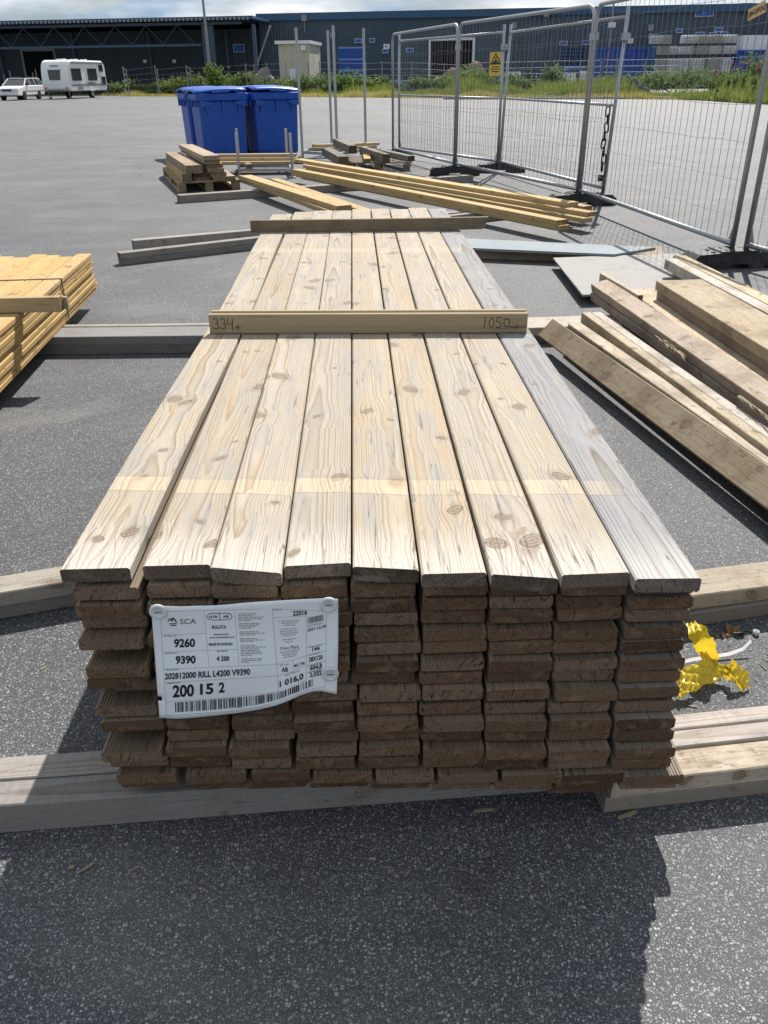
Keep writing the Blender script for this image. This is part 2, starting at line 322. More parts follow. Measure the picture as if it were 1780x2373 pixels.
def cladding(name, col, pitch, axis=0, rough=.55):
    t = NT(name); P = t.n('TexCoord').outputs['Object']; x = t.sep(P)[axis]
    wv = t.m('MULTIPLY_ADD', t.m('SINE', t.m('MULTIPLY', x, 2*math.pi/pitch)), .5, .5)
    nz = t.noise(P, .35, 5., .6); st = t.noise(t.xyz(t.m('MULTIPLY', x, 1.4), 0., t.m('MULTIPLY', t.sep(P)[2], .12)), 1., 4., .6)
    c = t.mix(t.ramp(nz, .35, .7), tuple(v*.85 for v in col), tuple(v*1.12 for v in col))
    c = t.mix(t.m('MULTIPLY', t.ramp(st, .5, .75), .35), c, tuple(v*.6+.03 for v in col))
    q = t.n('Bump'); t.l(wv, q.inputs['Height']); q.inputs['Strength'].default_value = .8; q.inputs['Distance'].default_value = pitch*.18
    t.l(q.outputs[0], t.b.inputs['Normal'])
    return t.fin(c, rough, .35)
M['wall'] = cladding('dark_blue_cladding', (.052, .080, .108), .30)
M['wall_shaded'] = cladding('shade_darkened_cladding', (.034, .050, .070), .30)  # wall colour darkened: the shade under the canopy is painted in
M['shedclad'] = cladding('cream_corrugated_steel', (.52, .50, .42), .25)
M['rollerdoor'] = cladding('dark_blue_roller_door', (.012, .04, .13), .3, 2)
M['contblue'] = cladding('blue_corrugated_steel', (.015, .07, .33), .25)

def asphalt():
    t = NT('asphalt'); P = t.n('TexCoord').outputs['Object']
    wv = t.vm('ADD', P, t.vm('SCALE', t.vm('SUBTRACT', t.noise(P, 60., 2., col=True), (.5, .5, .5))))
    wv.node.inputs[1].links[0].from_node.inputs['Scale'].default_value = .006
    def vor(sc, rnd=1.):
        q = t.n('TexVoronoi'); q.voronoi_dimensions = '2D'; q.inputs['Scale'].default_value = sc; q.inputs['Randomness'].default_value = rnd
        t.l(wv, q.inputs['Vector']); return q
    a, b, s2 = vor(150.), vor(310.), vor(72.)
    def stones(v, thr, prob):
        c = t.sep(v.outputs['Color']); rad = t.m('MULTIPLY_ADD', c[1], thr*.7, thr*.55)
        return t.m('MULTIPLY', t.ramp(t.m('DIVIDE', v.outputs['Distance'], rad), 1.05, .8), t.m('LESS_THAN', c[0], prob)), c
    ma, ca = stones(a, .36, .62); mb, cb = stones(b, .40, .70); ms, cs = stones(s2, .26, .10)
    big = t.noise(P, .22, 5., .6); mid = t.noise(P, 1.3, 5., .6); fine = t.noise(P, 420., 2., .6)
    mat_ = t.mix(fine, (.028, .030, .035), (.066, .069, .075))
    def sc(c): 
        g = t.m('MULTIPLY_ADD', t.m('POWER', c[2], 2.6), .33, .092)
        return t.mix(t.m('MULTIPLY', c[1], .30), t.xyz(t.m('MULTIPLY', g, .97), g, t.m('MULTIPLY', g, 1.07)), t.xyz(t.m('MULTIPLY', g, 1.12), t.m('MULTIPLY', g, .96), t.m('MULTIPLY', g, .78)))
    c = t.mix(mb, mat_, sc(cb)); c = t.mix(ma, c, sc(ca)); c = t.mix(ms, c, t.mix(.5, sc(cs), (.30, .285, .26)))
    # dust films, patches and old tyre streaks
    dust = t.noise(t.xyz(t.m('MULTIPLY', t.sep(P)[0], .55), t.m('MULTIPLY', t.sep(P)[1], 1.6), 0.), 1., 6., .62)
    c = t.mix(t.m('MULTIPLY', t.ramp(dust, .50, .74), .30), c, (.22, .215, .20))
    c = t.mix(t.ramp(big, .3, .75), t.mix(1., c, (.86, .87, .89), 'MULTIPLY'), t.mix(1., c, (1.16, 1.15, 1.13), 'MULTIPLY'))
    c = t.mix(t.ramp(mid, .35, .7), t.mix(1., c, (.88, .88, .88), 'MULTIPLY'), t.mix(1., c, (1.08, 1.08, 1.08), 'MULTIPLY'))
    ck = t.n('TexVoronoi'); ck.feature = 'DISTANCE_TO_EDGE'; ck.voronoi_dimensions = '2D'; ck.inputs['Scale'].default_value = .16
    t.l(t.vm('ADD', P, t.vm('SCALE', t.noise(P, .9, 4., col=True))), ck.inputs['Vector'])
    cm = t.m('MULTIPLY', t.ramp(ck.outputs['Distance'], .006, .001), t.ramp(big, .5, .6)); c = t.mix(t.m('MULTIPLY', cm, .6), c, (.02, .02, .02))
    sx, sy_, _ = t.sep(P)
    trk = t.noise(t.xyz(t.m('MULTIPLY', t.m('ADD', sx, t.m('MULTIPLY', sy_, .35)), 1.1), t.m('MULTIPLY', sy_, .05), 2.), 1., 4., .6); c = t.mix(t.m('MULTIPLY', t.ramp(trk, .55, .68), .22), c, t.mix(1., c, (.62, .62, .63), 'MULTIPLY'))
    oil = t.noise(P, 1.9, 4., .6); c = t.mix(t.m('MULTIPLY', t.ramp(oil, .66, .74), .35), c, t.mix(1., c, (.5, .5, .5), 'MULTIPLY'))
    snd = t.noise(t.xyz(t.m('MULTIPLY', t.m('ADD', sx, t.m('MULTIPLY', sy_, -1.6)), .8), t.m('MULTIPLY', t.m('ADD', sy_, sx), .35), 7.), 1., 6., .7); c = t.mix(t.m('MULTIPLY', t.ramp(snd, .56, .72), .32), c, (.26, .25, .225))
    h = t.m('ADD', t.m('ADD', t.m('MULTIPLY', ma, 1.), t.m('MULTIPLY', mb, .5)), t.m('ADD', t.m('MULTIPLY', ms, 1.), t.m('MULTIPLY', fine, .5)))
    t.bump(h, .6, .0028)
    return t.fin(c, .72, .46)
M['asphalt'] = asphalt()

def foliage(name, c0, c1, sc=.7):
    t = NT(name); P = t.n('NewGeometry').outputs['Position']; nz = t.noise(P, sc, 3.); n2 = t.noise(P, 9., 2.)
    c = t.mix(t.ramp(nz, .35, .65), c0, c1); c = t.mix(t.ramp(n2, .3, .7), t.mix(1., c, (.75, .78, .7), 'MULTIPLY'), t.mix(1., c, (1.25, 1.22, 1.1), 'MULTIPLY'))
    t.fin(c, .75, .08); tr = t.n('BsdfTranslucent'); t.l(c, tr.inputs[0]); ms = t.n('MixShader'); ms.inputs[0].default_value = .42
    t.l(t.b.outputs[0], ms.inputs[1]); t.l(tr.outputs[0], ms.inputs[2]); t.l(ms.outputs[0], t.out.inputs[0])
    return t.mat
M['leaf'] = foliage('bush_leaves', (.105, .165, .045), (.165, .225, .070))
M['leaf2'] = foliage('grey_green_leaves', (.11, .165, .075), (.165, .215, .10))
M['grass'] = foliage('green_weeds', (.16, .215, .05), (.23, .26, .08))
M['drygrass'] = foliage('dry_grass', (.32, .30, .10), (.42, .36, .15), .4)
t = NT('yellow_film'); P = t.n('TexCoord').outputs['Object']; c = t.mix(t.noise(P, 22., 3.), (.80, .56, .012), (.92, .72, .07)); t.fin(c, .22, .55)
tr = t.n('BsdfTranslucent'); t.l(c, tr.inputs[0]); ms = t.n('MixShader'); ms.inputs[0].default_value = .40; t.l(t.b.outputs[0], ms.inputs[1]); t.l(tr.outputs[0], ms.inputs[2]); t.l(ms.outputs[0], t.out.inputs[0])
t.bump(t.noise(P, 70., 4., .7), .7, .004); M['film'] = t.mat
t = NT('verge_soil'); P = t.n('TexCoord').outputs['Object']; t.bump(t.noise(P, 3., 4.), .6, .1); M['verge'] = t.fin(t.mix(t.noise(P, .6, 5., .65), (.10, .10, .05), (.22, .19, .11)), .9, .1)

# ================================================================== SETTING: yard, verge, warehouse
yard = ob('asphalt_yard', mesh('asphalt_yard', [(-320, -60, 0), (320, -60, 0), (320, 560, 0), (-320, 560, 0)], [(0, 1, 2, 3)], M['asphalt'])); tag(yard, kind='structure')

edge_px = [(205, 207), (300, 208), (400, 208.5), (560, 209), (700, 210), (820, 211), (960, 212), (1100, 213), (1300, 214), (1480, 215), (1530, 218), (1600, 222), (1659, 226), (1720, 230)]
edge = [G(*p) for p in edge_px]
edge = [Vector((-75, 82, 0))]+[Vector((-40, 80, 0))]+edge+[Vector((32, 35, 0)), Vector((70, 30, 0))]
ev = []
for i in range(len(edge)-1):
    for k in range(6):
        p = edge[i].lerp(edge[i+1], k/6.); ev.append(Vector((p.x+random.uniform(-.3, .3), p.y+random.uniform(-.35, .35), .004)))
ev.append(edge[-1])
vv = []; ff = []
def FY(x): return 90-.15*x                     # warehouse facade line
for i, p in enumerate(ev):
    vv += [(p.x, p.y, .004), (p.x, min(p.y+18, FY(p.x)-4) if p.x > -42 else p.y+3, .004)]
    if i: ff.append((2*i-2, 2*i, 2*i+1, 2*i-1))
verge = ob('verge', mesh('verge', vv, ff, M['verge'])); tag(verge, kind='structure')
def edge_y(x):
    for i in range(len(edge)-1):
        if edge[i].x <= x <= edge[i+1].x:
            u = (x-edge[i].x)/(edge[i+1].x-edge[i].x); return edge[i].y+u*(edge[i+1].y-edge[i].y)
    return 60.

def Fp(px, py, off=0.):                        # point on the facade plane y + .15 x = 90 - off
    d = ray(px, py); k = (90-off-CC.y-.15*CC.x)/(d.y+.15*d.x); return CC+d*k
FA = math.atan2(-.15, 1)
FO = Vector((0, 90, 0)); FU = Vector((math.cos(FA), math.sin(FA), 0)); FN = Vector((math.sin(FA), -math.cos(FA), 0))   # along / outward
def floc(p):                                   # world -> facade coords (u along, v outwards, z)
    q = p-FO; return q.dot(FU), q.dot(FN), p.z
wh = empty('warehouse', FO, FA)
tag(wh, 'long dark blue corrugated warehouse with open canopy beyond the yard', 'warehouse')
# in the empty's frame: +x along the facade, -y outwards
uM = floc(Fp(560, 60))[0]; eave = floc(Fp(829, 24))[2]; uL, uR = -75., 85.
def fbox(b, u0, u1, v0, v1, z0, z1, mi=0): return b.box(u0, u1, -v1, -v0, z0, z1, mi)
fbox(MB(), uM, uR, -30, 0, 0, eave-.6).build('wall', M['wall'], wh)
fbox(MB(), uM-.2, uR, -30, .25, eave-.6, eave).build('roof_trim', M['navy'], wh)
fbox(MB(), uL, uM-.003, -30, -.6, 0, eave-1.2).build('recess_wall', M['wall_shaded'], wh)
for k in range(9):
    uu = uL+6+k*((uM-uL)/8.2); fbox(MB(), uu, uu+.28, -.6, -.35, 0, eave-1.25).build('pilaster', M['steelblue'], wh)
cz = floc(Fp(0, 44, 7))[2]
cz = .5*(cz+floc(Fp(540, 31, 7))[2])
fbox(MB(), uL, uM+1.2, -30, 7.0, cz-.28, cz-.06).build('canopy_roof', M['navy'], wh)
b = MB()
for k in range(int((uM+1.2-uL)/.4)):
    uu = uL+k*.4; fbox(b, uu, uu+.2, 6.98, 7.06, cz-.36, cz-.14)
tag(b.build('fascia_ribs', M['fascia'], wh), kind='stuff')
uT = floc(Fp(432, 65, 6.4))[0]
b = MB(); zt, zb = cz-.45, cz-2.15
fbox(b, uL, uM, 6.2, 6.42, zt-.22, zt); fbox(b, uL, uT, 6.2, 6.42, zb-.2, zb)
b.build('truss_chords', M['steelblue'], wh)
uu = uL; k = 0
while uu < uT-1.5:
    b = MB(); a0 = Vector((uu, -6.3, zb if k % 2 else zt-.2)); a1 = Vector((uu+1.5, -6.3, zt-.2 if k % 2 else zb)); b.tube([a0, a1], .04, 5).build('truss_web', M['steelblue'], wh); uu += 1.5; k += 1
for px, wd in ((453, 1.1), (551, .28)):
    uu = floc(Fp(px, 100, 5.9))[0]; fbox(MB(), uu-wd/2, uu+wd/2, 5.7, 6.1, 0, zt-.22).build('column', M['steelblue'], wh)
p0 = floc(Fp(584, 55, 6)); p1 = floc(Fp(556, 140, 6)); MB().tube([(p0[0], -6, p0[2]), (p1[0], -6, p1[2])], .09, 6).build('brace', M['greytrim'], wh)
def opening(px0, py0, px1, py1, off, frame=None):
    a = floc(Fp(px0, py0, off)); c = floc(Fp(px1, py1, off))
    d = fbox(MB(), a[0], c[0], off, off+.05, 0, a[2]).build('doorway', M['interior_shade'], wh)  # solid near-black slab, the unlit interior is put into its colour
    if frame:
        fb = MB(); fbox(fb, a[0]-.22, a[0], off, off+.14, 0, a[2]+.22); fbox(fb, c[0], c[0]+.22, off, off+.14, 0, a[2]+.22); fbox(fb, a[0], c[0], off, off+.14, a[2], a[2]+.22)
        fb.build('door_frame', M[frame], d)
opening(49, 111, 124, 160, -.6, 'greytrim'); opening(931, 88, 1019, 150, 0, 'swhite')
a = floc(Fp(1214, 105)); c = floc(Fp(1263, 150)); fbox(MB(), a[0], c[0], 0, .1, 0, a[2]).build('roller_door', M['rollerdoor'], wh)
for px, py in ((658, 39), (720, 76), (1110, 55), (1405, 60), (1180, 30)):
    a = floc(Fp(px, py)); b = MB(); fbox(b, a[0]-.25, a[0]+.25, 0, .35, a[2]-.25, a[2]+.25); b.tube([(a[0], -.2, a[2]-.2), (a[0], -.2, a[2]-1.2)], .05, 5); b.build('wall_lamp', M['greytrim'], wh)
a = floc(Fp(442, 28)); fbox(MB(), a[0]-.9, a[0]+.9, -9, -8, cz, cz+.7).build('roof_vent', M['greytrim'], wh)
a = floc(Fp(1611, 19)); fbox(MB(), a[0]-.5, a[0]+.5, 0, .08, a[2]-.45, a[2]+.45).build('louvre', M['darktrim'], wh)

# ---- text helper: meshes from the built-in font, mapped through a function
_font_cache = {}
def glyphs(body, bold=0.):
    key = (body, bold)
    if key in _font_cache: return _font_cache[key]
    cu = bpy.data.curves.new('txt', 'FONT'); cu.body = body; cu.size = 1; cu.resolution_u = 3; cu.offset = bold; cu.fill_mode = 'FRONT' if False else 'BOTH'
    o = bpy.data.objects.new('txt', cu); COL.objects.link(o)
    dg = bpy.context.evaluated_depsgraph_get(); me = bpy.data.meshes.new_from_object(o.evaluated_get(dg))
    v = [x.co.copy() for x in me.vertices]; f = [tuple(p.vertices) for p in me.polygons]
    bpy.data.objects.remove(o); bpy.data.curves.remove(cu); bpy.data.meshes.remove(me)
    xs = [q.x for q in v]; x0, x1 = min(xs), max(xs); h = .72
    v = [((q.x-x0)/(x1-x0), q.y/h) for q in v]
    _font_cache[key] = (v, f); return v, f
def wall_text(b, body, u0, u1, z0, z1, yv, bold=.01):
    v, f = glyphs(body, bold); b.add([(u0+(u1-u0)*q[0], yv, z0+(z1-z0)*q[1]) for q in v], f)

def wsign(px, py, pw, ph, kind, label, body=None, off=.12, cat='sign', dashes=False):
    a = floc(Fp(px-pw/2., py-ph/2., off)); c = floc(Fp(px+pw/2., py+ph/2., off))
    o = empty('warehouse_sign', FO+FU*((a[0]+c[0])/2)+FN*off+Vector((0, 0, (a[2]+c[2])/2)), FA)
    hw, hh = (c[0]-a[0])/2, (a[2]-c[2])/2
    MB().box(-hw, hw, 0, .1, -hh, hh).build('panel', M['sblue' if kind == 'b' else 'swhite'], o)
    b = MB(); e = .035
    if kind == 'b':
        for q in ((-hw, hw, hh-e, hh), (-hw, hw, -hh, -hh+e), (-hw, -hw+e, -hh+e, hh-e), (hw-e, hw, -hh+e, hh-e)): b.box(q[0], q[1], -.01, 0, q[2], q[3])
        if b.v: b.build('border', M['swhite'], o)
    b = MB()
    if body:
        for i, ln in enumerate(body):
            n = len(body); s = 2*hh*.66/n; zc = hh*.66-(i+1)*s+s*.16; wln = min(1.55*hw, len(ln)*s*.55)
            wall_text(b, ln, -wln/2, wln/2, zc, zc+s*.7, -.012)
        b.build('lettering', M['ink' if kind == 'w' else 'swhite'], o)
    if dashes:
        b = MB(); b.box(-hw*.8, hw*.8, -.012, 0, hh*.08, hh*.42); b.box(-hw*.3, hw*.28, -.012, 0, -hh*.42, -hh*.12); b.build('caption_lines', M['rimblue'], o)
    tag(o, label, cat, 'signs on the warehouse wall')
wsign(1522, 25, 37, 20, 'b', 'largest blue sign high on the warehouse wall with two lines', None, dashes=True)
o_ = wsign
wsign(835, 100, 13, 10, 'w', 'square white sign lettered B2 on the warehouse wall', ['B2'])
wsign(1362, 88, 10, 11, 'w', 'small white sign lettered D on the warehouse wall', ['D'])
sgn = [(804, 87, 12, 9, 'blue sign above the blue plastic crates, beside its twin'), (832, 110, 13, 9, 'blue sign under the white B2 sign'),
       (885, 108, 16, 9, 'blue sign between the B2 sign and the dark doorway'), (990, 78, 16, 8, 'blue sign above the white framed dark doorway'),
       (1217, 93, 16, 9, 'blue sign over one corner of the blue roller door'), (1266, 92, 16, 9, 'blue sign beside the upper corner of the blue roller door'),
       (1339, 110, 16, 9, 'blue sign above the white pallet boxes by the wall'), (1409, 78, 17, 10, 'blue sign above the long blue container'),
       (1467, 66, 12, 9, 'blue sign to one side of the lamp post, above the container end'), (1512, 73, 18, 8, 'blue sign just above the tank stack, nearest the container'),
       (1540, 73, 16, 7, 'blue sign just above the tank stack, between two others'), (1553, 64, 16, 9, 'blue sign a step higher than its neighbours over the tanks'),
       (1564, 73, 16, 9, 'blue sign just above the tank stack, under the raised sign'), (774, 88, 16, 9, 'blue sign above the blue crates, nearest the cream shed')]
for q in sgn: wsign(q[0]-(0 if q[0] < 1180 else 0), q[1], q[2], q[3], 'b', q[4])
a = Fp(516, 104, -.4); wsign(516, 104, 26, 17, 'b', 'blue sign in the shade under the warehouse canopy', None, off=-.4)
for px, wn_ in ((313, 'doorway'), (376, 'blue column')): wsign(px, 132, 8, 7, 'w', 'small pale plate under the canopy, the one closer to the %s' % wn_, None, off=-.25)

# ================================================================== DECKING STACK
T = .61; PITCH = .0312; TH = .0282
def profile(wd, th, grooves, up, ch=.0035):
    """closed outline (x,z) of a board; ribs on one face"""
    h = wd/2; lo, hi = 0., th
    def flat(z, s): return [(-h+ch, z), (h-ch, z)]
    def ribs(z, s):
        n = grooves; x0 = -h+ch+.003; st = (wd-2*ch-.006)/n; o = [(-h+ch, z)]
        for k in range(n):
            a = x0+k*st; o += [(a+st*.12, z), (a+st*.30, z+s*.0022), (a+st*.70, z+s*.0022), (a+st*.88, z)]
        return o+[(h-ch, z)]
    bot = ribs(lo, 1) if (grooves and not up) else flat(lo, 1)
    top = ribs(hi, -1) if (grooves and up) else flat(hi, -1)
    return bot+[(h, lo+ch), (h, hi-ch)]+top[::-1]+[(-h, hi-ch), (-h, lo+ch)]
def extrude(name, prof, Ln, seg, mat, bend=None, cap0=True):
    n = len(prof); v = []; f = []
    for i in range(seg+1):
        y = Ln*i/seg
        for (x, z) in prof:
            if bend: v.append(bend(x, y, z))
            else: v.append((x, y, z))
    for i in range(seg):
        for k in range(n): f.append((i*n+k, i*n+(k+1) % n, (i+1)*n+(k+1) % n, (i+1)*n+k))
    f += [tuple(range(n))[::-1], tuple(seg*n+k for k in range(n))]
    f = [q[::-1] for q in f]
    return mesh(name, v, f, mat)
ORD = ['first', 'second', 'third', 'fourth', 'fifth', 'sixth', 'seventh', 'eighth', 'ninth', 'tenth', 'eleventh', 'twelfth', 'thirteenth', 'fourteenth', 'fifteenth', 'sixteenth', 'seventeenth', 'eighteenth', 'nineteenth', 'twentieth', 'twenty-first']
GRP = 'boards of the decking stack'
# top layer: front corners and far ends measured one by one
tx0 = [-.006, .137, .2585, .383, .503, .6205, .737, .857, .977]
tx1 = [.115, .254, .379, .499, .6165, .731, .851, .973, 1.089]
tyf = [.038, .040, .020, .034, .012, -.006, -.022, -.021, -.040]
tyb = [4.10, 4.20, 4.225, 4.215, 4.285, 4.275, 4.23, 4.295, 4.24]
tcol = [(0.437, 0.381, 0.309), (0.411, 0.352, 0.277), (0.442, 0.389, 0.321), (0.413, 0.368, 0.306), (0.447, 0.377, 0.288), (0.443, 0.373, 0.284), (0.435, 0.385, 0.32), (0.445, 0.389, 0.313), (0.294, 0.298, 0.316)]
tlab = ['pale deck board at the top layer edge facing the yellow bundle, split from its neighbour',
        'top layer deck board second from the yellow bundle side, beside the wide gap',
        'top layer deck board third from the yellow bundle side, its end cupped and dipping',
        'top layer deck board fourth from the yellow bundle side, with a long drying crack',
        'top layer deck board in the middle of the stack, fifth from either edge',
        'top layer deck board sixth from the yellow bundle side, with strong orange grain',
        'top layer deck board seventh from the yellow bundle side, end dipping to one corner',
        'top layer deck board second from the silvery grey edge board',
        'silvery grey weathered deck board along the top edge facing the loose timber']
for i in range(9):
    wd = tx1[i]-tx0[i]; xc = (tx0[i]+tx1[i])/2; Ln = tyb[i]-tyf[i]
    # far positions: boards close up to the mean pitch at the far end
    xfar = .064+i*.1195 if i else .052
    cup = [0, .001, .004, -.001, .003, .001, .003, 0, .001][i]; tw = [0, 0, -.016, .004, -.010, .0, -.012, .002, -.002][i]
    def bend(x, y, z, i=i, wd=wd, Ln=Ln, xc=xc, xfar=xfar, cup=cup, tw=tw):
        u = y/Ln; dx = (xfar-xc)*u
        if i == 0: dx = (.0145*(1-abs(2*u-.75)**1.5 if u < .75 else 1-.9*(u-.75)*4) if u < 1 else 0); dx = .014*math.exp(-((u-.42)/.2)**2)+(xfar-xc)*max(0, (u-.6)/.4)*.3
        e = math.exp(-y/.35); xx = x/wd*2
        dz = cup*e*(xx*xx-.6)+tw*e*xx*.5*(1 if z > .01 else .8)+.0012*math.sin(9*u+i*2)
        return (x+dx, y, z+dz)
    me = extrude('deck_board', profile(wd, TH, 17, False), Ln, 26, M['deck'], bend)
    o = ob('deck_board', me, loc=(xc, tyf[i], T-TH), color=tcol[i]); tag(o, tlab[i], 'board', GRP)
# lower layers share a few meshes
LM = {}
for up in (0, 1):
    for q in range(3):
        def bend(x, y, z, q=q):
            e = math.exp(-y/.3); return (x, y, z+(.0015*e*(q-1)*x/.06 if z > .02 else .001*e*(q-1)*x/.06))
        LM[up, q] = extrude('deck_board', profile((.1148, .1132, .1158)[q], TH-.0026, 17 if up else 0, bool(up), .0040), 4.2, 3, M['deckbrown'], bend)
for r in range(1, 16):
    up = 1 if r in (2, 4, 6, 7, 9, 11, 12, 13, 14, 15) else 0
    for k in range(9):
        rx = random.uniform(-.0045, .0045); kk = k/8.
        lx = [0, .012, .012, .013, .008, .016, .008, .006, .02, .012, .016, .018, .012, .014, .030, .03][r]; rxe = 1.1045+(.004 if r > 10 else 0)+(.022 if r > 13 else 0)
        rx *= .4 if k == 8 else 1.
        xc = lx+.059+(rxe-lx-.118)*kk+rx
        if r == 14 and 0 < k < 8: xc += .012
        if r == 1: yy = .036-.034*kk
        else: yy = (.028-.018*kk)+(-.036-.026*kk)*(2*(r//2)-2)/13.+(-.002 if r % 2 == 0 else .0025)
        if r == 15: yy += .012
        yy += random.uniform(-.0045, .0045)
        if k == 0 and r in (5, 8, 11): yy += .035; xc += .012
        if k == 0 and r in (4, 6, 9, 12): yy -= .008
        if k in (1, 2) and r in (3, 5, 8): yy += .012
        tone = random.choice([(.235, .175, .12), (.27, .205, .14), (.215, .165, .118), (.30, .235, .165), (.25, .19, .13)])
        if k == 8: tone = (.27, .235, .20)
        q = random.randrange(3)
        o = ob('deck_board', LM[up, q], loc=(xc, yy, T-(r+1)*PITCH+random.uniform(0, .0012)-(.006*kk if r > 8 else 0)), rot=(0, random.uniform(-.016, .016), random.uniform(-.0012, .0012)), color=tone)
        tag(o, 'brown deck board in the %s layer down, %s column from the yellow bundle side' % (ORD[r], ORD[k]), 'board', GRP)
for k, xx in enumerate((.235, .62, .735, .935)):     # battens between the stack and the bearers
    o = ob('packing_board', LM[0, k % 3], loc=(xx, .045-.05*xx+random.uniform(-.01, .01), T-17*PITCH+.001), color=(.25, .2, .13))
    tag(o, 'packing board under the stack, %s from the yellow bundle side' % ORD[k], 'board', 'packing boards under the decking stack')

# ---- generic timber: top-left edge given by two pixels (near, far) at height z, or by points
_tm = {}
def timber_mesh(wd, h, Ln, mat, ch=.003):
    key = (round(wd, 3), round(h, 3), round(Ln, 2), mat.name)
    if key not in _tm: _tm[key] = extrude('timber', profile(wd, h, 0, False, ch), round(Ln, 2), max(1, int(Ln/.8)), mat)
    return _tm[key]
def timber(name, A, B, wd, h, mat, color, label, cat='plank', group=None, side=1, roll=0., parent=None):
    """box along A->B (bottom edge points); extends wd to the right (side=1) or left (-1) of the direction, h up"""
    A = Vector(A); B = Vector(B); d = B-A; Ln = d.length; rz = math.atan2(-d.x, d.y); pit = math.asin(d.z/Ln)
    g_ = .3*color[0]+.6*color[1]+.1*color[2]; k_ = .30 if mat is M['rough'] else .14; j_ = random.uniform(.90, 1.06); color = tuple((c_+(g_-c_)*k_)*j_ for c_ in color)
    me = timber_mesh(wd, h, Ln, mat)
    o = bpy.data.objects.new(name, me); put(o, parent); o.color = (*color, 1)
    Mx = Matrix.Translation(A) @ Matrix.Rotation(rz, 4, 'Z') @ Matrix.Rotation(pit, 4, 'X') @ Matrix.Rotation(roll, 4, 'Y') @ Matrix.Translation((side*wd/2, 0, 0))
    o.matrix_world = Mx
    if label: tag(o, label, cat, group)
    return o
def tpx(name, near, far, ztop, wd, h, mat, color, label, cat='plank', group=None, side=1, ext0=0., ext1=0., zfar=None):
    """near/far = view pixels of the top edge on the camera's left/front"""
    A = G(*near, ztop); B = G(*far, ztop if zfar is None else zfar); d = (B-A).normalized(); A = A-d*ext0; B = B+d*ext1
    A.z -= h; B.z -= h
    return timber(name, A, B, wd, h, mat, color, label, cat, group, side)
GB = 'bearers under the stacks'
cg = (.27, .255, .24); cgl = (.33, .305, .28); cy_ = (.52, .36, .15); cyl = (.56, .41, .19)

# bearers under the front of the stack (direction a->b leftwards so that "right" of it is away from the camera)
timber('bearer', (1.02, .072, 0), (-1.3, -.056, 0), .068, .079, M['grey'], cg, 'grey bearer under the stack front, its face towards open asphalt', 'bearer', GB)
timber('bearer', (1.02, .143, 0), (-1.3, .016, 0), .066, .079, M['grey'], cgl, 'grey bearer lying close behind the front bearer of the stack', 'bearer', GB)
rb = [(1.006, .004), (1.37, .041)]
def rbl(u, o, z): return (rb[0][0]+(rb[1][0]-rb[0][0])*u-o*.1, rb[0][1]+(rb[1][1]-rb[0][1])*u+o, z)
timber('bearer', rbl(3.2, 0, .0), rbl(0, 0, .0), .072, .040, M['grey'], (.30, .26, .215), 'lower brown bearer beneath the pale one beside the yellow plastic', 'bearer', GB)
timber('bearer', rbl(3.2, 0, .0405), rbl(.03, 0, .0405), .072, .043, M['rough'], (.58, .48, .35), 'pale new bearer lying on the brown one near the yellow plastic', 'bearer', GB)
timber('bearer', rbl(3.2, .080, .0), rbl(.02, .080, .0), .048, .082, M['grey'], (.50, .45, .41), 'whitish grey bearer directly behind the pale new bearer', 'bearer', GB)
timber('bearer', rbl(3.2, .133, .0), rbl(.0, .133, .0), .045, .080, M['grey'], (.46, .41, .38), 'knotty grey bearer closest to the yellow plastic', 'bearer', GB)
# second row of bearers
def bpx(n0, n1, z, wd, h, mat, col, lab, e0, e1):
    A = G(*n0, z); B = G(*n1, z); d = (B-A).normalized(); A = A-d*e0; B = B+d*e1
    timber('bearer', B, A, wd, h, mat, col, lab, 'bearer', GB)
bpx((0, 1338), (160, 1310), 0., .095, .047, M['grey'], (.26, .245, .225), 'lower bearer of a stacked pair facing the yellow bundle, front half of stack', .8, .55)
bpx((0, 1312), (160, 1284), .0475, .095, .047, M['grey'], (.38, .345, .29), 'upper bearer of a stacked pair facing the yellow bundle, front half of stack', .8, .55)
bpx((1490, 1355), (1659, 1330), 0., .12, .048, M['old'], (.24, .21, .18), 'lower dark bearer of the pair behind the yellow plastic', .55, 1.2)
bpx((1490, 1318), (1659, 1296), .0485, .12, .048, M['rough'], (.40, .32, .22), 'upper rough brown bearer of the pair behind the yellow plastic', .55, 1.2)
# third row near the far end of the stack
timber('bearer', (.45, 3.24, 0), (-2.35, 3.325, 0), .205, .05, M['grey'], (.20, .195, .19), 'lower wide grey bearer under the strapped yellow bundle', 'bearer', GB)
timber('bearer', (.45, 3.24, .0505), (-2.35, 3.325, .0505), .195, .05, M['grey'], (.27, .275, .28), 'upper wide silver grey bearer under the strapped yellow bundle', 'bearer', GB)
timber('bearer', (.45, 3.46, 0), (-2.35, 3.545, 0), .05, .098, M['grey'], (.37, .34, .30), 'thin brown bearer behind the wide silver one by the yellow bundle', 'bearer', GB)
timber('bearer', (2.95, 3.40, 0), (.75, 3.27, 0), .24, .045, M['old'], (.17, .15, .13), 'lower dark bearer under the far ends of the loose timber', 'bearer', GB)
timber('bearer', (2.95, 3.40, .0455), (.75, 3.27, .0455), .22, .048, M['rough'], (.52, .46, .37), 'upper pale bearer under the far ends of the loose timber', 'bearer', GB)

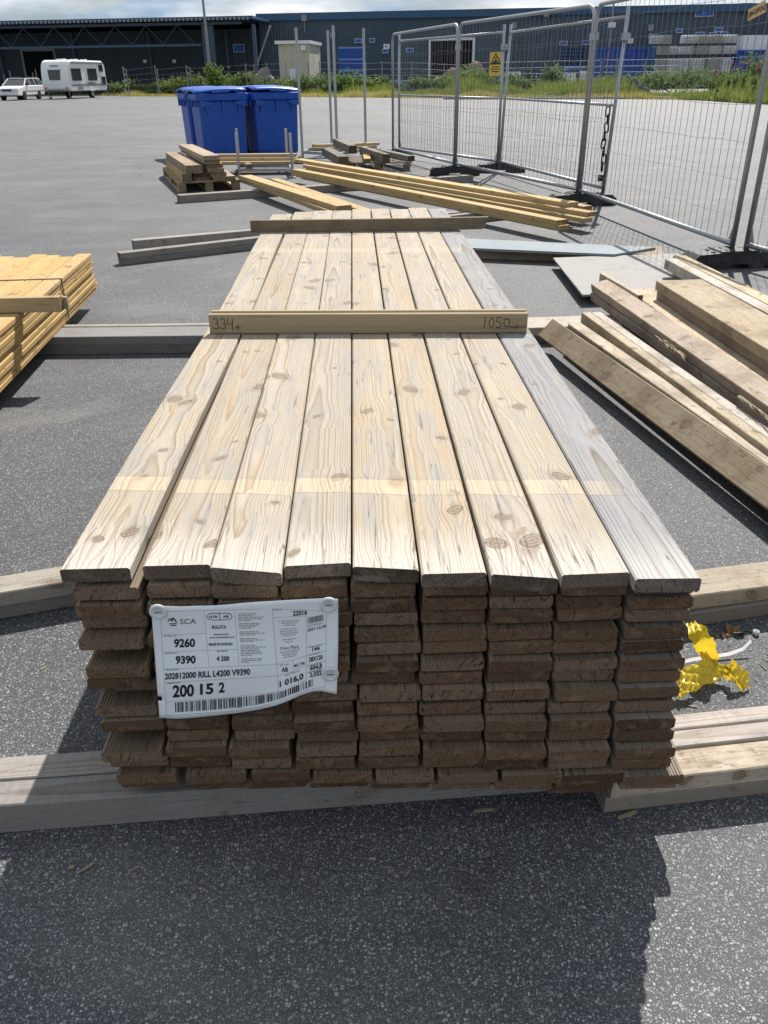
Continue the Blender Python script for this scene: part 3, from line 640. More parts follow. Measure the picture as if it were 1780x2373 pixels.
# ---- battens on top of the stack
def stroke(b, pts, wdt, plane):
    """flat pen stroke; pts in (s,t), plane maps to 3D"""
    for i in range(len(pts)-1):
        p, q = Vector((*pts[i], 0)), Vector((*pts[i+1], 0)); d = (q-p); 
        if d.length < 1e-6: continue
        d.normalize(); n = Vector((-d.y, d.x, 0))*wdt/2; p -= d*wdt*.4; q += d*wdt*.4
        b.add([plane(*(p+n).xy), plane(*(p-n).xy), plane(*(q-n).xy), plane(*(q+n).xy)], [(0, 1, 2, 3)])
def arc(cx, cy, rx, ry, a0, a1, n=9): return [(cx+rx*math.cos(R(a0+(a1-a0)*k/n)), cy+ry*math.sin(R(a0+(a1-a0)*k/n))) for k in range(n+1)]
A = Vector((1.066, 1.420, T+.001)); B = Vector((.027, 1.482, T+.001))
bat = timber('marked_batten', A, B, .021, .064, M['batten'], (.38, .305, .18), 'tan batten on edge across the stack, prices handwritten on its face', 'batten')
A2 = A+Vector((0, .0245, 0)); B2 = B+Vector((-.0, .0245, 0))
timber('plain_batten', A2+Vector((-.003, 0, 0)), B2+Vector((.004, 0, 0)), .019, .069, M['batten'], (.45, .36, .22), 'unmarked batten standing on edge behind the price marked one', 'batten')
dirv = (A-B).normalized(); nrmv = Vector((dirv.y, -dirv.x, 0))
def face(s, t): return bat.matrix_world.inverted() @ (B+dirv*s+nrmv*.0007+Vector((0, 0, t)))
def three(x, y, h): return arc(x, y+h*.73, h*.24, h*.25, 140, -90)+arc(x, y+h*.24, h*.28, h*.25, 90, -150)
b = MB(); h_ = .034; pw_ = .0022; y0 = .018
stroke(b, three(.022, y0, h_), pw_, face); stroke(b, three(.046, y0, h_), pw_, face)
stroke(b, [(.064, y0+h_), (.062, y0+h_*.45), (.078, y0+h_*.45)], pw_, face); stroke(b, [(.079, y0+h_*.95), (.076, y0-.004)], pw_, face)
stroke(b, [(.086, y0+.004), (.104, y0+.005)], pw_, face); stroke(b, [(.096, y0+.015), (.094, y0-.006)], pw_, face)
b.build('handwriting', M['pen'], bat)
b = MB(); xo = .905
stroke(b, [(xo, y0+h_), (xo-.003, y0)], pw_, face); stroke(b, arc(xo+.020, y0+h_*.5, .008, h_*.45, 90, 440, 12), pw_, face)
stroke(b, [(xo+.052, y0+h_), (xo+.038, y0+h_*.96), (xo+.036, y0+h_*.6)]+arc(xo+.042, y0+h_*.3, .009, h_*.3, 110, -140), pw_, face)
stroke(b, arc(xo+.069, y0+h_*.5, .009, h_*.42, 90, 430, 12), pw_, face)
stroke(b, [(xo+.086, y0+h_*.15), (xo+.087, y0+h_*.05)], pw_, face); stroke(b, [(xo+.088, y0+h_*.42), (xo+.0885, y0+h_*.36)], pw_, face); stroke(b, [(xo+.094, y0+h_*.1), (xo+.108, y0+h_*.28)], pw_, face)
b.build('handwriting', M['pen'], bat)
# far dark batten with a broken end
A = Vector((1.205, 3.412, T+.001)); B = Vector((-.062, 3.447, T+.001)); Ln = (A-B).length
prof = profile(.028, .062, 0, False)
def bend(x, y, z):
    j = 0.
    if y < .001: j = .012*math.sin(z*180)-.02*(z/.062)+.01*math.sin(z*420+1)
    return (x, y+j, z+(.004*math.exp(-y/.2)))
prof2 = [(-.014, k*.062/6) for k in range(7)][::-1]+[(.014, k*.062/6) for k in range(7)]
me = extrude('dark_batten', prof2, round(Ln, 3), 12, M['old'], bend)
o = ob('dark_batten', me, color=(.23, .185, .125)); d = B-A; o.matrix_world = Matrix.Translation(A) @ Matrix.Rotation(math.atan2(-d.x, d.y), 4, 'Z') @ Matrix.Translation((.014, 0, 0))
tag(o, 'dark weathered batten with a broken end across the far top of the stack', 'batten')

# ================================================================== LABEL SHEET on the stack front (coordinates: pixels of the enlarged label view)
def lerp_poly(P, x):
    for i in range(len(P)-1):
        if x <= P[i+1][0] or i == len(P)-2:
            u = (x-P[i][0])/(P[i+1][0]-P[i][0]); return P[i][1]+(P[i+1][1]-P[i][1])*u
PT = [(100, 143), (330, 152), (620, 140), (900, 118), (1200, 100), (1400, 90), (1540, 92)]
PB = [(165, 1006), (300, 1014), (450, 1003), (600, 988), (750, 971), (900, 948), (1050, 915), (1150, 878), (1250, 832), (1330, 806), (1400, 800), (1530, 824)]
def YS(cx, cy):
    """distance of the paper: it touches the protruding board ends and curls outwards along its lower right edge"""
    x = (cx-105)/1430.; v = (cy-120)/870.
    base = .0035-.050*x*.35
    curl = -.030*math.exp(-((x-.78)/.22)**2)*max(0, v-.35)**1.6*2.0
    wav = .004*math.sin(7*x+2.2*v)-.003*math.cos(9*v+2*x)
    return base-.012+curl+wav
def paper(cx, cy, lift=0.):
    px, py = cP(cx, cy); return D(px, py, YS(cx, cy)-lift)
sheet = empty('label_sheet', paper(820, 980)); tag(sheet, 'white printed delivery label fastened to the board ends of the stack', 'label')
SI = Matrix.Translation(-sheet.location)
NX, NY = 44, 26; vv = []; ff = []
for j in range(NY+1):
    for i in range(NX+1):
        u, v = i/NX, j/NY
        xt = 100+u*1438; xb = 165+u*1362; cx = xt+(xb-xt)*v+(6*math.sin(3.1*v) if i == NX else 0)
        yt = lerp_poly(PT, xt); yb = lerp_poly(PB, xb); vv.append(SI @ paper(cx, yt+(yb-yt)*v))
for j in range(NY):
    for i in range(NX):
        k = j*(NX+1)+i
        if i == 0 and j == 21: continue                    # torn notch
        ff.append((k, k+NX+1, k+NX+2, k+1))
me = mesh('sheet', vv, ff, M['paper'], True); so_ = ob('sheet', me, sheet); md = so_.modifiers.new('t', 'SOLIDIFY'); md.thickness = .0004; md.offset = 1
def pmap(b, v, f, lift=.0009): b.add([SI @ paper(x, y, lift) for x, y in v], f)
def ptext(body, x, y, wid, cap, slope=0., bold=.012, name='printed_text', b=None):
    """text in label-view pixels: left x, baseline y, width, cap height"""
    own = b is None
    if own: b = MB()
    g, f = glyphs(body, bold*1.7 if bold > .01 else bold); pmap(b, [(x+q[0]*wid-slope*0+q[1]*cap*slope*-.0, y-q[1]*cap+q[0]*wid*slope) for q in g], f)
    if own: b.build(name, M['ink'], sheet)
def pline(b, pts, wd):
    for i in range(len(pts)-1):
        (x0, y0), (x1, y1) = pts[i], pts[i+1]; n = max(1, int(math.hypot(x1-x0, y1-y0)/70)); L_ = math.hypot(x1-x0, y1-y0); nx, ny = -(y1-y0)/L_*wd/2, (x1-x0)/L_*wd/2
        for k in range(n):
            a0, a1 = k/n, (k+1)/n; p = (x0+(x1-x0)*a0, y0+(y1-y0)*a0); q = (x0+(x1-x0)*a1, y0+(y1-y0)*a1)
            pmap(b, [(p[0]+nx, p[1]+ny), (p[0]-nx, p[1]-ny), (q[0]-nx, q[1]-ny), (q[0]+nx, q[1]+ny)], [(0, 1, 2, 3)], .0007)
ptext('SCA', 322, 287, 124, 40, -.03, .0); ptext('9260', 276, 464, 162, 62, -.03, .022); ptext('9390', 288, 590, 155, 58, -.02, .022)
ptext('NTR', 546, 241, 66, 19, -.02, .016); ptext('AB', 652, 238, 46, 19, -.02, .016); ptext('BOLLSTA', 568, 322, 110, 25, -.02, .016)
ptext('www.sca.com', 578, 373, 118, 14, -.03, .014); ptext('www.smartimber.com', 548, 397, 194, 14, -.03, .014)
ptext('MADE IN SWEDEN', 545, 453, 180, 21, -.02, .016); ptext('MAX LENGTH', 608, 500, 80, 11, -.02, .012); ptext('4 200', 603, 570, 98, 36, -.02, .018)
ptext('202812000 RILL L4200 V9390', 205, 712, 657, 46, -.057, .018); ptext('200', 266, 848, 164, 90, -.06, .02); ptext('15', 476, 826, 104, 80, -.06, .02); ptext('2', 620, 812, 46, 76, -.06, .02)
ptext('22016', 1190, 222, 110, 36, -.08, .018); ptext('2021-12-30', 1302, 345, 144, 21, -.24, .014); ptext('144', 1340, 496, 56, 32, -.16, .018)
ptext('28X120', 1313, 578, 106, 34, -.22, .018); ptext('604,8', 1322, 642, 92, 34, -.20, .018); ptext('2,032', 1321, 695, 90, 34, -.20, .018)
ptext('1 016,0', 1088, 772, 184, 44, -.36, .02); ptext('AB', 1104, 655, 48, 34, -.06, .018); ptext('M/C 19%', 1200, 620, 82, 22, -.30, .014)
ptext('Ovan Mark', 1094, 486, 144, 24, -.11, .0)
for body, x, y, wd, h, s in [('MATERIAL NO 1', 200, 382, 100, 9, 0), ('MATERIAL NO 2:', 208, 516, 104, 10, -.02), ('DESCRIPTION :', 216, 645, 98, 11, -.05), ('HANDLING UNIT', 222, 748, 104, 11, -.06),
        ('BATCH NO', 1038, 182, 64, 9, -.04), ('PRODUCTION DATE', 1303, 312, 110, 9, -.24), ('TOTAL NO OF PCS.', 1306, 470, 108, 9, -.20), ('ACT DIMENSION', 1310, 530, 96, 9, -.22),
        ('IMP CLASS', 1092, 608, 68, 9, -.15), ('APPROX WEIGHT KG', 1126, 690, 116, 10, -.36), ('ACT VOLUME (M3)', 1310, 662, 102, 9, -.2), ('TOTAL LENGTH (M)', 1306, 612, 106, 9, -.22)]:
    ptext(body, x, y, wd, h, s, .004)
# fine print: too small to read, rows of word-length dashes
b = MB(); rs = random.Random(3)
def para(x, y, wd, rows, lead, cent=False, slope=-.01):
    for r_ in range(rows):
        ww = wd*(rs.uniform(.6, 1.) if r_ < rows-1 else rs.uniform(.3, .6)); cx = x+(wd-ww)/2 if cent else x; e = cx+ww; yy = y+r_*lead
        while cx < e-6:
            l_ = min(rs.uniform(14, 46), e-cx); y0_ = yy+(cx-x)*slope; y1_ = yy+(cx+l_-x)*slope
            pmap(b, [(cx, y0_+3), (cx, y0_-3), (cx+l_, y1_-3), (cx+l_, y1_+3)], [(0, 1, 2, 3)]); cx += l_+6
para(770, 208, 200, 5, 13); para(775, 283, 200, 4, 12); para(780, 347, 200, 3, 12); para(784, 398, 200, 3, 12); para(788, 452, 205, 7, 12.5); para(795, 554, 200, 3, 13)
para(1078, 268, 170, 3, 16, True, -.06); para(1072, 330, 176, 4, 16, True, -.07); para(1080, 412, 160, 2, 19, True, -.10); para(1084, 505, 166, 4, 15, True, -.16)
para(752, 929, 140, 1, 8, False, -.02)
tag(b.build('fine_print', M['ink2'], sheet), kind='stuff')
# ruling
b = MB(); ln = lambda *p: pline(b, p, 2.4)
ln((168, 190), (950, 172)); ln((1032, 168), (1446, 186)); ln((168, 190), (188, 500), (196, 632), (204, 735), (220, 990)); ln((186, 370), (524, 357)); ln((188, 502), (770, 480)); ln((196, 634), (1066, 597)); ln((204, 737), (1070, 686))
ln((508, 186), (546, 612)); ln((742, 180), (776, 605)); ln((1032, 168), (1066, 597), (1078, 806)); ln((1036, 238), (1292, 224)); ln((1292, 224), (1296, 545), (1292, 720)); ln((1448, 186), (1446, 440), (1440, 768))
ln((1298, 292), (1446, 272)); ln((1298, 470), (1446, 434)); ln((1066, 597), (1292, 530), (1446, 492)); ln((1190, 566), (1192, 650)); ln((1070, 686), (1190, 650), (1294, 600)); ln((1296, 610), (1444, 568)); ln((1296, 662), (1442, 628))
ln((208, 888), (700, 850), (1078, 806), (1200, 760), (1300, 712)); ln((220, 990), (700, 958), (940, 922), (1120, 868), (1300, 790), (1440, 768))
b.build('ruling', M['ink2'], sheet)
# barcodes
BT = [(280, 890), (600, 864), (900, 838), (1080, 812), (1200, 768), (1345, 706)]; BB = [(280, 966), (600, 944), (900, 910), (1080, 866), (1200, 818), (1345, 762)]
b = MB(); x = 284.
while x < 1345:
    wd = rs.choice([3.6, 3.6, 7.2, 10.8]); pmap(b, [(x, lerp_poly(BT, x)), (x+2, lerp_poly(BB, x)), (x+2+wd, lerp_poly(BB, x+wd)), (x+wd, lerp_poly(BT, x+wd))], [(0, 1, 2, 3)]); x += wd+rs.choice([4, 4, 7.5, 11])
b.build('barcode', M['ink'], sheet)
b = MB(); x = 1306.
while x < 1420:
    wd = rs.choice([1.8, 2.6, 4.2]); s = (x-1306)*-.20; pmap(b, [(x, 236+s), (x, 284+s), (x+wd, 284+s), (x+wd, 236+s)], [(0, 1, 2, 3)]); x += wd+rs.choice([2, 3, 4.5])
b.build('barcode', M['ink'], sheet)
# forest-company mark: three stacked ridges; oval stamp frame with a bar
b = MB()
for k, (x0, y0, s) in enumerate(((228, 270, 1.), (240, 285, .9), (248, 298, .75))):
    w_ = 62*s; pts = [(x0, y0), (x0+w_*.28, y0-28*s), (x0+w_*.5, y0-4), (x0+w_*.72, y0-28*s), (x0+w_, y0)] if k == 0 else [(x0, y0), (x0+w_, y0-2)]
    pline(b, pts, 7.5)
pline(b, [(250, 262), (270, 236), (302, 276)], 6)
b.build('emblem', M['ink'], sheet)
b = MB(); ov = [(545, 208), (580, 204), (670, 203), (708, 206), (722, 222), (722, 236), (706, 251), (670, 254), (580, 256), (546, 252), (530, 238), (530, 222), (545, 208)]
pline(b, ov, 5); pline(b, [(626, 206), (628, 254)], 5); b.build('stamp_frame', M['ink'], sheet)
for cx, cy in ((155, 190), (1466, 136), (1478, 668)):
    c = SI @ paper(cx, cy, .001); b = MB(); n = 20; rad = .0155
    v = [c+Vector((rad*q*math.cos(a), -hh, rad*q*math.sin(a))) for q, hh in ((1, 0), (.96, .003), (.72, .0042), (.6, .0018), (0.01, .0014)) for a in [2*math.pi*k/n for k in range(n)]]
    b.add(v, [(i*n+k, (i+1)*n+k, (i+1)*n+(k+1) % n, i*n+(k+1) % n) for i in range(4) for k in range(n)]); bo = b.build('fastener', M['button'], sheet, smooth=True)
    MB().box(c.x-.0055, c.x+.0055, c.y-.0034, c.y-.0018, c.z-.0009, c.z+.0009).build('staple', M['staple'], bo)

# ================================================================== STRAPPED YELLOW BUNDLE
BX, BY, BR = -.992, .15, math.atan2(.12, 2.04)
bun = empty('strapped_bundle', (BX, BY, .1), BR); tag(bun, 'strapped bundle of fresh yellow planks lying on grey bearers', 'lumber bundle')
pw_, ph_ = .096, .0275; BL = 4.25
bms = [extrude('plank', profile(pw_, ph_-.0008, 0, False, .004), BL, 4, M['fresh'], (lambda x, y, z, q=q: (x+.004*math.sin(y*1.1+q*2), y, z))) for q in range(3)]
for r in range(9):
    for k in range(10):
        if r < 8 and 1 < k < 9 : continue                   # wholly hidden inside
        yy = random.uniform(-.05, .04)+(random.choice([0, 0, -.10, .05]) if r == 8 else 0)
        xx = -(k+.5)*(pw_+.0008)+random.uniform(-.004, .004)-(.012 if r in (4,) else 0)
        cc = random.choice([(.52, .36, .15), (.57, .41, .18), (.49, .335, .135), (.55, .385, .19)])
        ob('plank', bms[(r+k) % 3], bun, (xx, yy, r*ph_+.0005), color=cc)
for r in range(8): ob('plank', bms[r % 3], bun, (-.35, random.uniform(-.05, .02), r*ph_+.0005), color=(.52, .37, .16)); 
b = MB(); wtop = 9*ph_+.002
for (x0, x1, z0, z1) in ((-.972, .005, wtop-.001, wtop+.0007), (.0045, .0062, -.002, wtop), (-.974, -.972, -.002, wtop)): b.box(x0, x1, 3.46, 3.478, z0, z1)
b.build('strap', M['strapblk'], bun)
zc = .1+9*ph_+.003
timber('crosspiece', (-.945, 2.845, zc), (-2.3, 2.83, zc), .045, .072, M['fresh'], (.47, .345, .175), 'tan crosspiece lying over the strapped yellow bundle, facing out', 'crosspiece')
timber('crosspiece', (-.925, 2.895, zc), (-2.28, 2.88, zc), .028, .060, M['fresh'], (.43, .31, .16), 'thinner crosspiece tucked behind the tan one on the yellow bundle', 'crosspiece')

# ================================================================== LOOSE TIMBER beside the stack
GT = 'loose timber on the bearers'; crs = (.44, .335, .205); crl = (.54, .45, .33); crw = (.55, .50, .43)
timber('plank', (1.985, .55, .055), (1.535, 3.22, .052), .118, .042, M['rough'], (.43, .33, .185), 'long tilted brown plank nearest the decking stack, leaning on its neighbour', 'plank', GT, roll=-R(48))
timber('plank', (2.06, .5, .1), (1.66, 3.19, .0985), .075, .050, M['rough'], crl, 'narrow plank wedged between the tilted plank and a pair on edge', 'plank', GT)
timber('plank', (2.06, .5, .0985), (1.768, 3.33, .0985), .05, .073, M['rough'], (.52, .42, .27), 'plank on edge with stained face, outer one of a close pair', 'plank', GT)
timber('plank', (2.114, .5, .0985), (1.822, 3.34, .0985), .055, .071, M['rough'], crw, 'plank on edge with white top, inner one of a close pair', 'plank', GT)
timber('plank', (2.205, .5, .0990), (1.968, 3.88, .0990), .11, .05, M['rough'], (.38, .31, .255), 'dark tilted plank under a splintered one, bearing round knots', 'plank', GT, roll=-R(10))
timber('plank', (2.205, .5, .1530), (1.968, 3.88, .1530), .11, .052, M['rough'], (.46, .355, .26), 'splintered tilted plank with torn fibres along its upper edge', 'plank', GT, roll=-R(13))
timber('plank', (2.105, 3.42, .155), (2.045, 4.02, .155), .03, .085, M['rough'], (.58, .50, .38), 'short pale plank on edge poking out behind the splintered plank', 'plank', GT)
timber('plank', (2.255, .5, .0985), (2.135, 3.70, .0985), .21, .047, M['rough'], (.32, .25, .19), 'brown plank lying flat beneath the wide pale sawn plank', 'plank', GT)
timber('plank', (2.265, .5, .146), (2.145, 3.76, .146), .21, .05, M['rough'], (.56, .43, .25), 'wide pale sawn plank lying flat, half covered by the topmost pair', 'plank', GT)
timber('plank', (2.345, .4, .197), (2.243, 3.51, .197), .27, .048, M['rough'], (.30, .235, .17), 'lower plank of the topmost wide pair, mostly in shade', 'plank', GT)
timber('plank', (2.335, .4, .2455), (2.232, 3.52, .2455), .27, .053, M['rough'], (.50, .38, .22), 'topmost wide plank with stained mottled upper face', 'plank', GT)
timber('plank', (2.80, 1.2, .130), (2.672, 4.62, .130), .085, .070, M['rough'], crw, 'whitish plank at the fence side of the loose timber', 'plank', GT)
timber('plank', (2.895, 1.2, .13), (2.762, 4.72, .13), .095, .070, M['rough'], (.60, .47, .28), 'fresh yellowish plank outermost towards the mesh fence', 'plank', GT)
timber('bearer', (3.0, 4.05, 0), (2.5, 4.05, 0), .09, .062, M['old'], (.2, .17, .14), 'short dark bearer under the plywood sheet corner', 'bearer', GB)
timber('bearer', (3.05, 4.05, .0625), (2.62, 4.05, .0625), .09, .066, M['old'], (.22, .19, .15), 'short bearer carrying the fence side planks', 'bearer', GB)
# splinters on the torn plank
for k in range(2):
    b = MB(); base = G(*cT(985, 905), .206) if k == 0 else G(*cT(1540, 1310), .206)
    for i in range(20):
        yy_ = random.uniform(-.16, .16); p = base+Vector((-.071*yy_+random.uniform(-.004, .012), yy_, random.uniform(-.004, .001))); d = Vector((random.uniform(-.014, .01), -random.uniform(.04, .11), random.uniform(-.003, .002)))
        b.tube([p, p+d*.5+Vector((0, 0, .003)), p+d], [.0035, .0028, .0008], 4)
    o = b.build('torn_fibres', M['chip']); tag(o, ['tuft of torn wood fibres near the far end of the splintered plank', 'tuft of torn wood fibres midway along the splintered plank'][k], 'splinters')
# plywood sheet
pq = [G(*cT(235, 335), .075), G(*cT(430, 580), .072), None, G(*cT(1060, 305), .085)]
pq[2] = pq[1]+(pq[3]-pq[0])*1.0
o = empty('plywood_sheet', (pq[1].x, pq[1].y, 0)); bpy.data.objects.remove(o)
b = MB(); th = .013; q4 = [Vector(p) for p in pq]; b.add(q4+[p-Vector((0, 0, th)) for p in q4], [(0, 1, 2, 3), (7, 6, 5, 4), (0, 4, 5, 1), (1, 5, 6, 2), (2, 6, 7, 3), (3, 7, 4, 0)])
o = b.build('plywood_sheet', M['sheetgrey']); tag(o, 'weathered grey plywood sheet lying between the loose timber and the fence', 'plywood')
timber('batten', (3.0, 5.2, 0), (2.15, 5.1, 0), .07, .06, M['old'], (.22, .19, .15), 'batten hidden beneath the far edge of the plywood sheet', 'batten')
# wide beam topped by a bluish board
A = G(*cT(0, 352), 0.); B = G(*cT(640, 372), 0.)
dB = (B-A).normalized()
timber('beam', A+dB*1.15, A-dB*.9, .36, .078, M['rough'], (.40, .30, .185), 'brown beam under the bluish grey board at the far stack end', 'beam')
q4 = [G(*cT(0, 272), .098)-dB*.9, G(*cT(640, 312), .098), G(*cT(915, 266), .098), G(*cT(0, 210), .098)-dB*.8]
b = MB(); b.add(q4+[p-Vector((0, 0, .019)) for p in q4], [(0, 1, 2, 3), (7, 6, 5, 4), (0, 4, 5, 1), (1, 5, 6, 2), (2, 6, 7, 3), (3, 7, 4, 0)])
o = b.build('bluish_board', M['bluegrey']); tag(o, 'bluish grey board lying on the brown beam near the plywood', 'board')

# ================================================================== MIDDLE DISTANCE TIMBER
timber('bearer', (2.3, 7.92, 0), (-1.43, 5.73, 0), .09, .048, M['grey'], (.25, .24, .225), 'lower half of the grey bearer nearest behind the decking stack', 'bearer', GB)
timber('bearer', (2.3, 7.92, .0485), (-1.43, 5.73, .0485), .09, .048, M['grey'], (.32, .30, .265), 'upper half of the grey bearer nearest behind the decking stack', 'bearer', GB)
timber('bearer', (2.98, 8.33, 0), (-1.47, 6.33, 0), .10, .092, M['grey'], (.36, .335, .30), 'long grey bearer reaching under the long yellow planks', 'bearer', GB)
timber('bearer', (2.17, 11.18, 0), (-1.66, 9.43, 0), .14, .09, M['grey'], (.29, .265, .23), 'long grey bearer in front of the pallet of planks', 'bearer', GB)
GY = 'yellow planks behind the stack'
def yp(a, b_, z, wd, h, c, lab): timber('long_plank', (a[0], a[1], z), (b_[0], b_[1], z+.0), wd, h, M['fresh'], c, lab, 'plank', GY, side=1)
yp((.26, 7.50), (-1.09, 10.72), .096, .15, .045, (.47, .33, .14), 'lower yellow plank sloping off the pallet side, under a wider one')
yp((.30, 7.55), (-1.07, 10.60), .1415, .17, .05, (.56, .40, .17), 'wide yellow plank lying on another between stack and pallet')
yp((.60, 7.45), (-.66, 10.60), .096, .12, .048, (.53, .38, .17), 'single yellow plank beside the wide one between stack and pallet')
yp((2.345, 6.46), (-.41, 11.40), .094, .125, .042, (.50, .355, .15), 'bottom plank of the long yellow pile, near edge')
yp((2.325, 6.50), (-.42, 11.45), .1365, .125, .042, (.55, .39, .16), 'plank on the near edge of the long yellow pile, second layer')
yp((2.66, 6.86), (-.25, 12.0), .094, .12, .042, (.46, .33, .14), 'bottom plank in the middle of the long yellow pile')
yp((2.72, 6.95), (-.3, 12.1), .1365, .12, .040, (.53, .38, .16), 'projecting plank in the middle of the long yellow pile')
yp((2.60, 7.30), (-.47, 12.6), .177, .15, .042, (.57, .41, .17), 'topmost plank of the long yellow pile')
yp((2.78, 7.35), (-.27, 12.6), .1365, .12, .040, (.50, .36, .16), 'plank at the far edge of the long yellow pile')
yp((2.78, 7.35), (-.27, 12.6), .094, .12, .042, (.45, .33, .15), 'bottom plank at the far edge of the long yellow pile')

def pallet(org, ex, wd, Ln, label, col):
    rz = math.atan2(ex[1], ex[0]); e = empty('pallet', (org[0], org[1], 0), rz); tag(e, label, 'pallet')
    n = max(5, int(Ln/.17))
    for k in range(n):
        y0_ = Ln*k/n; o = ob('deck_slat', extrude('deck_slat', profile(.10, .022, 0, False), wd, 1, M['rough']), e, (wd, y0_+.06, .115), (0, 0, R(90)), color=col)
    for xx in (.0, wd/2-.05, wd-.1):
        ob('stringer', extrude('stringer', profile(.10, .020, 0, False), Ln, 1, M['rough']), e, (xx+.05, 0, .0945), color=col); ob('base_slat', extrude('base_slat', profile(.10, .020, 0, False), Ln, 1, M['rough']), e, (xx+.05, 0, .001), color=col)
        for yy in (0, Ln/2-.07, Ln-.14): ob('block', extrude('block', profile(.10, .073, 0, False), .14, 1, M['rough']), e, (xx+.05, yy, .0215), color=col)
    return e
def on_pallet(e, x, y, z, wd, h, Ln, rz, col, lab, mat='rough', cat='plank', grp=None):
    me = timber_mesh(wd, h, Ln, M[mat]); o = ob('plank', me, color=col); o.matrix_world = Matrix.Translation(e.location) @ Matrix.Rotation(e.rotation_euler.z, 4, 'Z') @ Matrix.Translation((x+wd/2, y, z)) @ Matrix.Rotation(rz, 4, 'Z')
    tag(o, lab, cat, grp)
p1 = pallet((-1.86, 10.42), (.957, .29), .82, 2.3, 'long wooden pallet loaded with short planks beside the blue bins', (.50, .37, .20)); g1 = 'planks on the long pallet'
on_pallet(p1, .06, -.02, .138, .13, .10, 2.25, .0, (.55, .41, .20), 'yellowish squared plank along the outer edge of the long pallet', grp=g1)
on_pallet(p1, .22, .05, .138, .22, .045, 2.1, 0, (.28, .2, .14), 'brown plank low in the middle of the long pallet', grp=g1)
on_pallet(p1, .22, .07, .184, .22, .05, 2.1, 0, (.26, .19, .13), 'brown plank resting on another in the middle of the long pallet', grp=g1)
on_pallet(p1, .12, -.03, .239, .22, .10, 2.3, .02, (.38, .29, .21), 'thick weathered plank laid over the yellowish one on the long pallet', grp=g1)
on_pallet(p1, .46, -.06, .138, .30, .05, 2.1, 0, (.42, .34, .25), 'wide plank at the bottom on the bin side of the long pallet', grp=g1)
on_pallet(p1, .43, -.02, .1885, .22, .05, 2.1, 0, (.34, .25, .18), 'plank in the second layer on the bin side of the long pallet', grp=g1)
on_pallet(p1, .40, -.04, .239, .22, .05, 2.2, 0, (.33, .24, .17), 'plank in the third layer on the bin side of the long pallet', grp=g1)
on_pallet(p1, .37, .0, .340, .21, .05, 2.2, .03, (.36, .28, .22), 'second plank from the top of the long pallet load', grp=g1)
on_pallet(p1, .365, -.02, .3905, .21, .055, 2.25, .035, (.46, .37, .28), 'topmost plank of the long pallet load, pale and wide', grp=g1)
on_pallet(p1, .40, .02, .2895, .22, .05, 2.1, .01, (.30, .22, .16), 'fourth layer plank under the top pair of the long pallet', grp=g1)
p2 = pallet((.34, 12.86), (.995, -.09), 1.02, 1.25, 'small old pallet carrying dark beams beside the tall post rack', (.30, .27, .22)); g2 = 'beams on the small pallet'
on_pallet(p2, -.06, -.55, .138, .16, .13, 1.9, .26, (.20, .185, .165), 'dark thick beam overhanging the front of the small pallet', 'old', 'beam', g2)
on_pallet(p2, .06, -.1, .269, .13, .12, 1.7, .26, (.23, .215, .19), 'dark beam lying on top of the other beams of the small pallet', 'old', 'beam', g2)
on_pallet(p2, .30, -.12, .138, .11, .06, .9, .1, (.50, .34, .12), 'short yellow offcut lying between the dark beams', 'fresh', 'offcut', g2)
on_pallet(p2, .60, -.20, .138, .12, .13, 1.7, .30, (.26, .245, .22), 'dark beam in the middle of the small pallet', 'old', 'beam', g2)
on_pallet(p2, .98, .10, .138, .12, .08, 1.6, .40, (.28, .265, .24), 'dark beam at the fence side of the small pallet', 'old', 'beam', g2)

# ---- post racks
def rack(o2, ex, ey, hgt, label, rad=.022):
    e = empty('post_rack', (*o2, 0)); tag(e, label, 'steel rack'); c = [Vector((0, 0, 0)), Vector((*ex, 0)), Vector((ex[0]+ey[0], ex[1]+ey[1], 0)), Vector((*ey, 0))]
    for p in c:
        MB().tube([p+Vector((0, 0, .0)), p+Vector((0, 0, hgt))], rad, 10).build('post', M['galv'], e, smooth=False)
        MB().box(p.x-.055, p.x+.055, p.y-.055, p.y+.055, .0, .02).build('foot_plate', M['galv'], e)
    for i in range(4):
        a, d = c[i], c[(i+1) % 4]-c[i]; L_ = d.length; Mx = Matrix.Translation(a) @ Matrix.Rotation(math.atan2(d.y, d.x), 4, 'Z'); b = MB(); b.box(0, L_, -.02, .02, .09, .14, M=Mx); b.build('base_rail', M['galv'], e)
    a, d = (c[0]+c[3])/2, (c[1]-c[0]); Mx = Matrix.Translation(a) @ Matrix.Rotation(math.atan2(d.y, d.x), 4, 'Z'); MB().box(0, d.length, -.02, .02, .0905, .135, M=Mx).build('cross_rail', M['galv'], e)
rack((-1.27, 12.15), (.81, -.12), (-.16, 1.25), .62, 'low galvanised rack with four short posts before the blue bins')
gR = 'planks across the low rack'
for k, (xa, xb, yy, z, cc, lab) in enumerate([(-1.95, -.32, 12.62, .141, (.52, .38, .2), 'yellow plank low across the rack before the blue bins'), (-1.9, -.40, 12.80, .141, (.45, .34, .2), 'brownish plank low across the rack, second from the front'),
        (-1.85, -.42, 12.75, .187, (.55, .42, .24), 'yellow plank in the second layer across the low rack'), (-1.85, -.38, 12.95, .187, (.50, .39, .24), 'plank at the bin side in the second layer of the low rack'), (-1.8, -.45, 12.83, .233, (.48, .38, .25), 'topmost plank lying across the low rack')]):
    timber('plank', (xb, yy-.03, z), (xa, yy+.07, z), .14, .045, M['fresh'], cc, lab, 'plank', gR)
timber('offcut', (-1.14, 12.05, .141), (-1.22, 12.35, .141), .09, .06, M['old'], (.3, .22, .15), 'short brown offcut lying on the edge of the low rack', 'offcut')
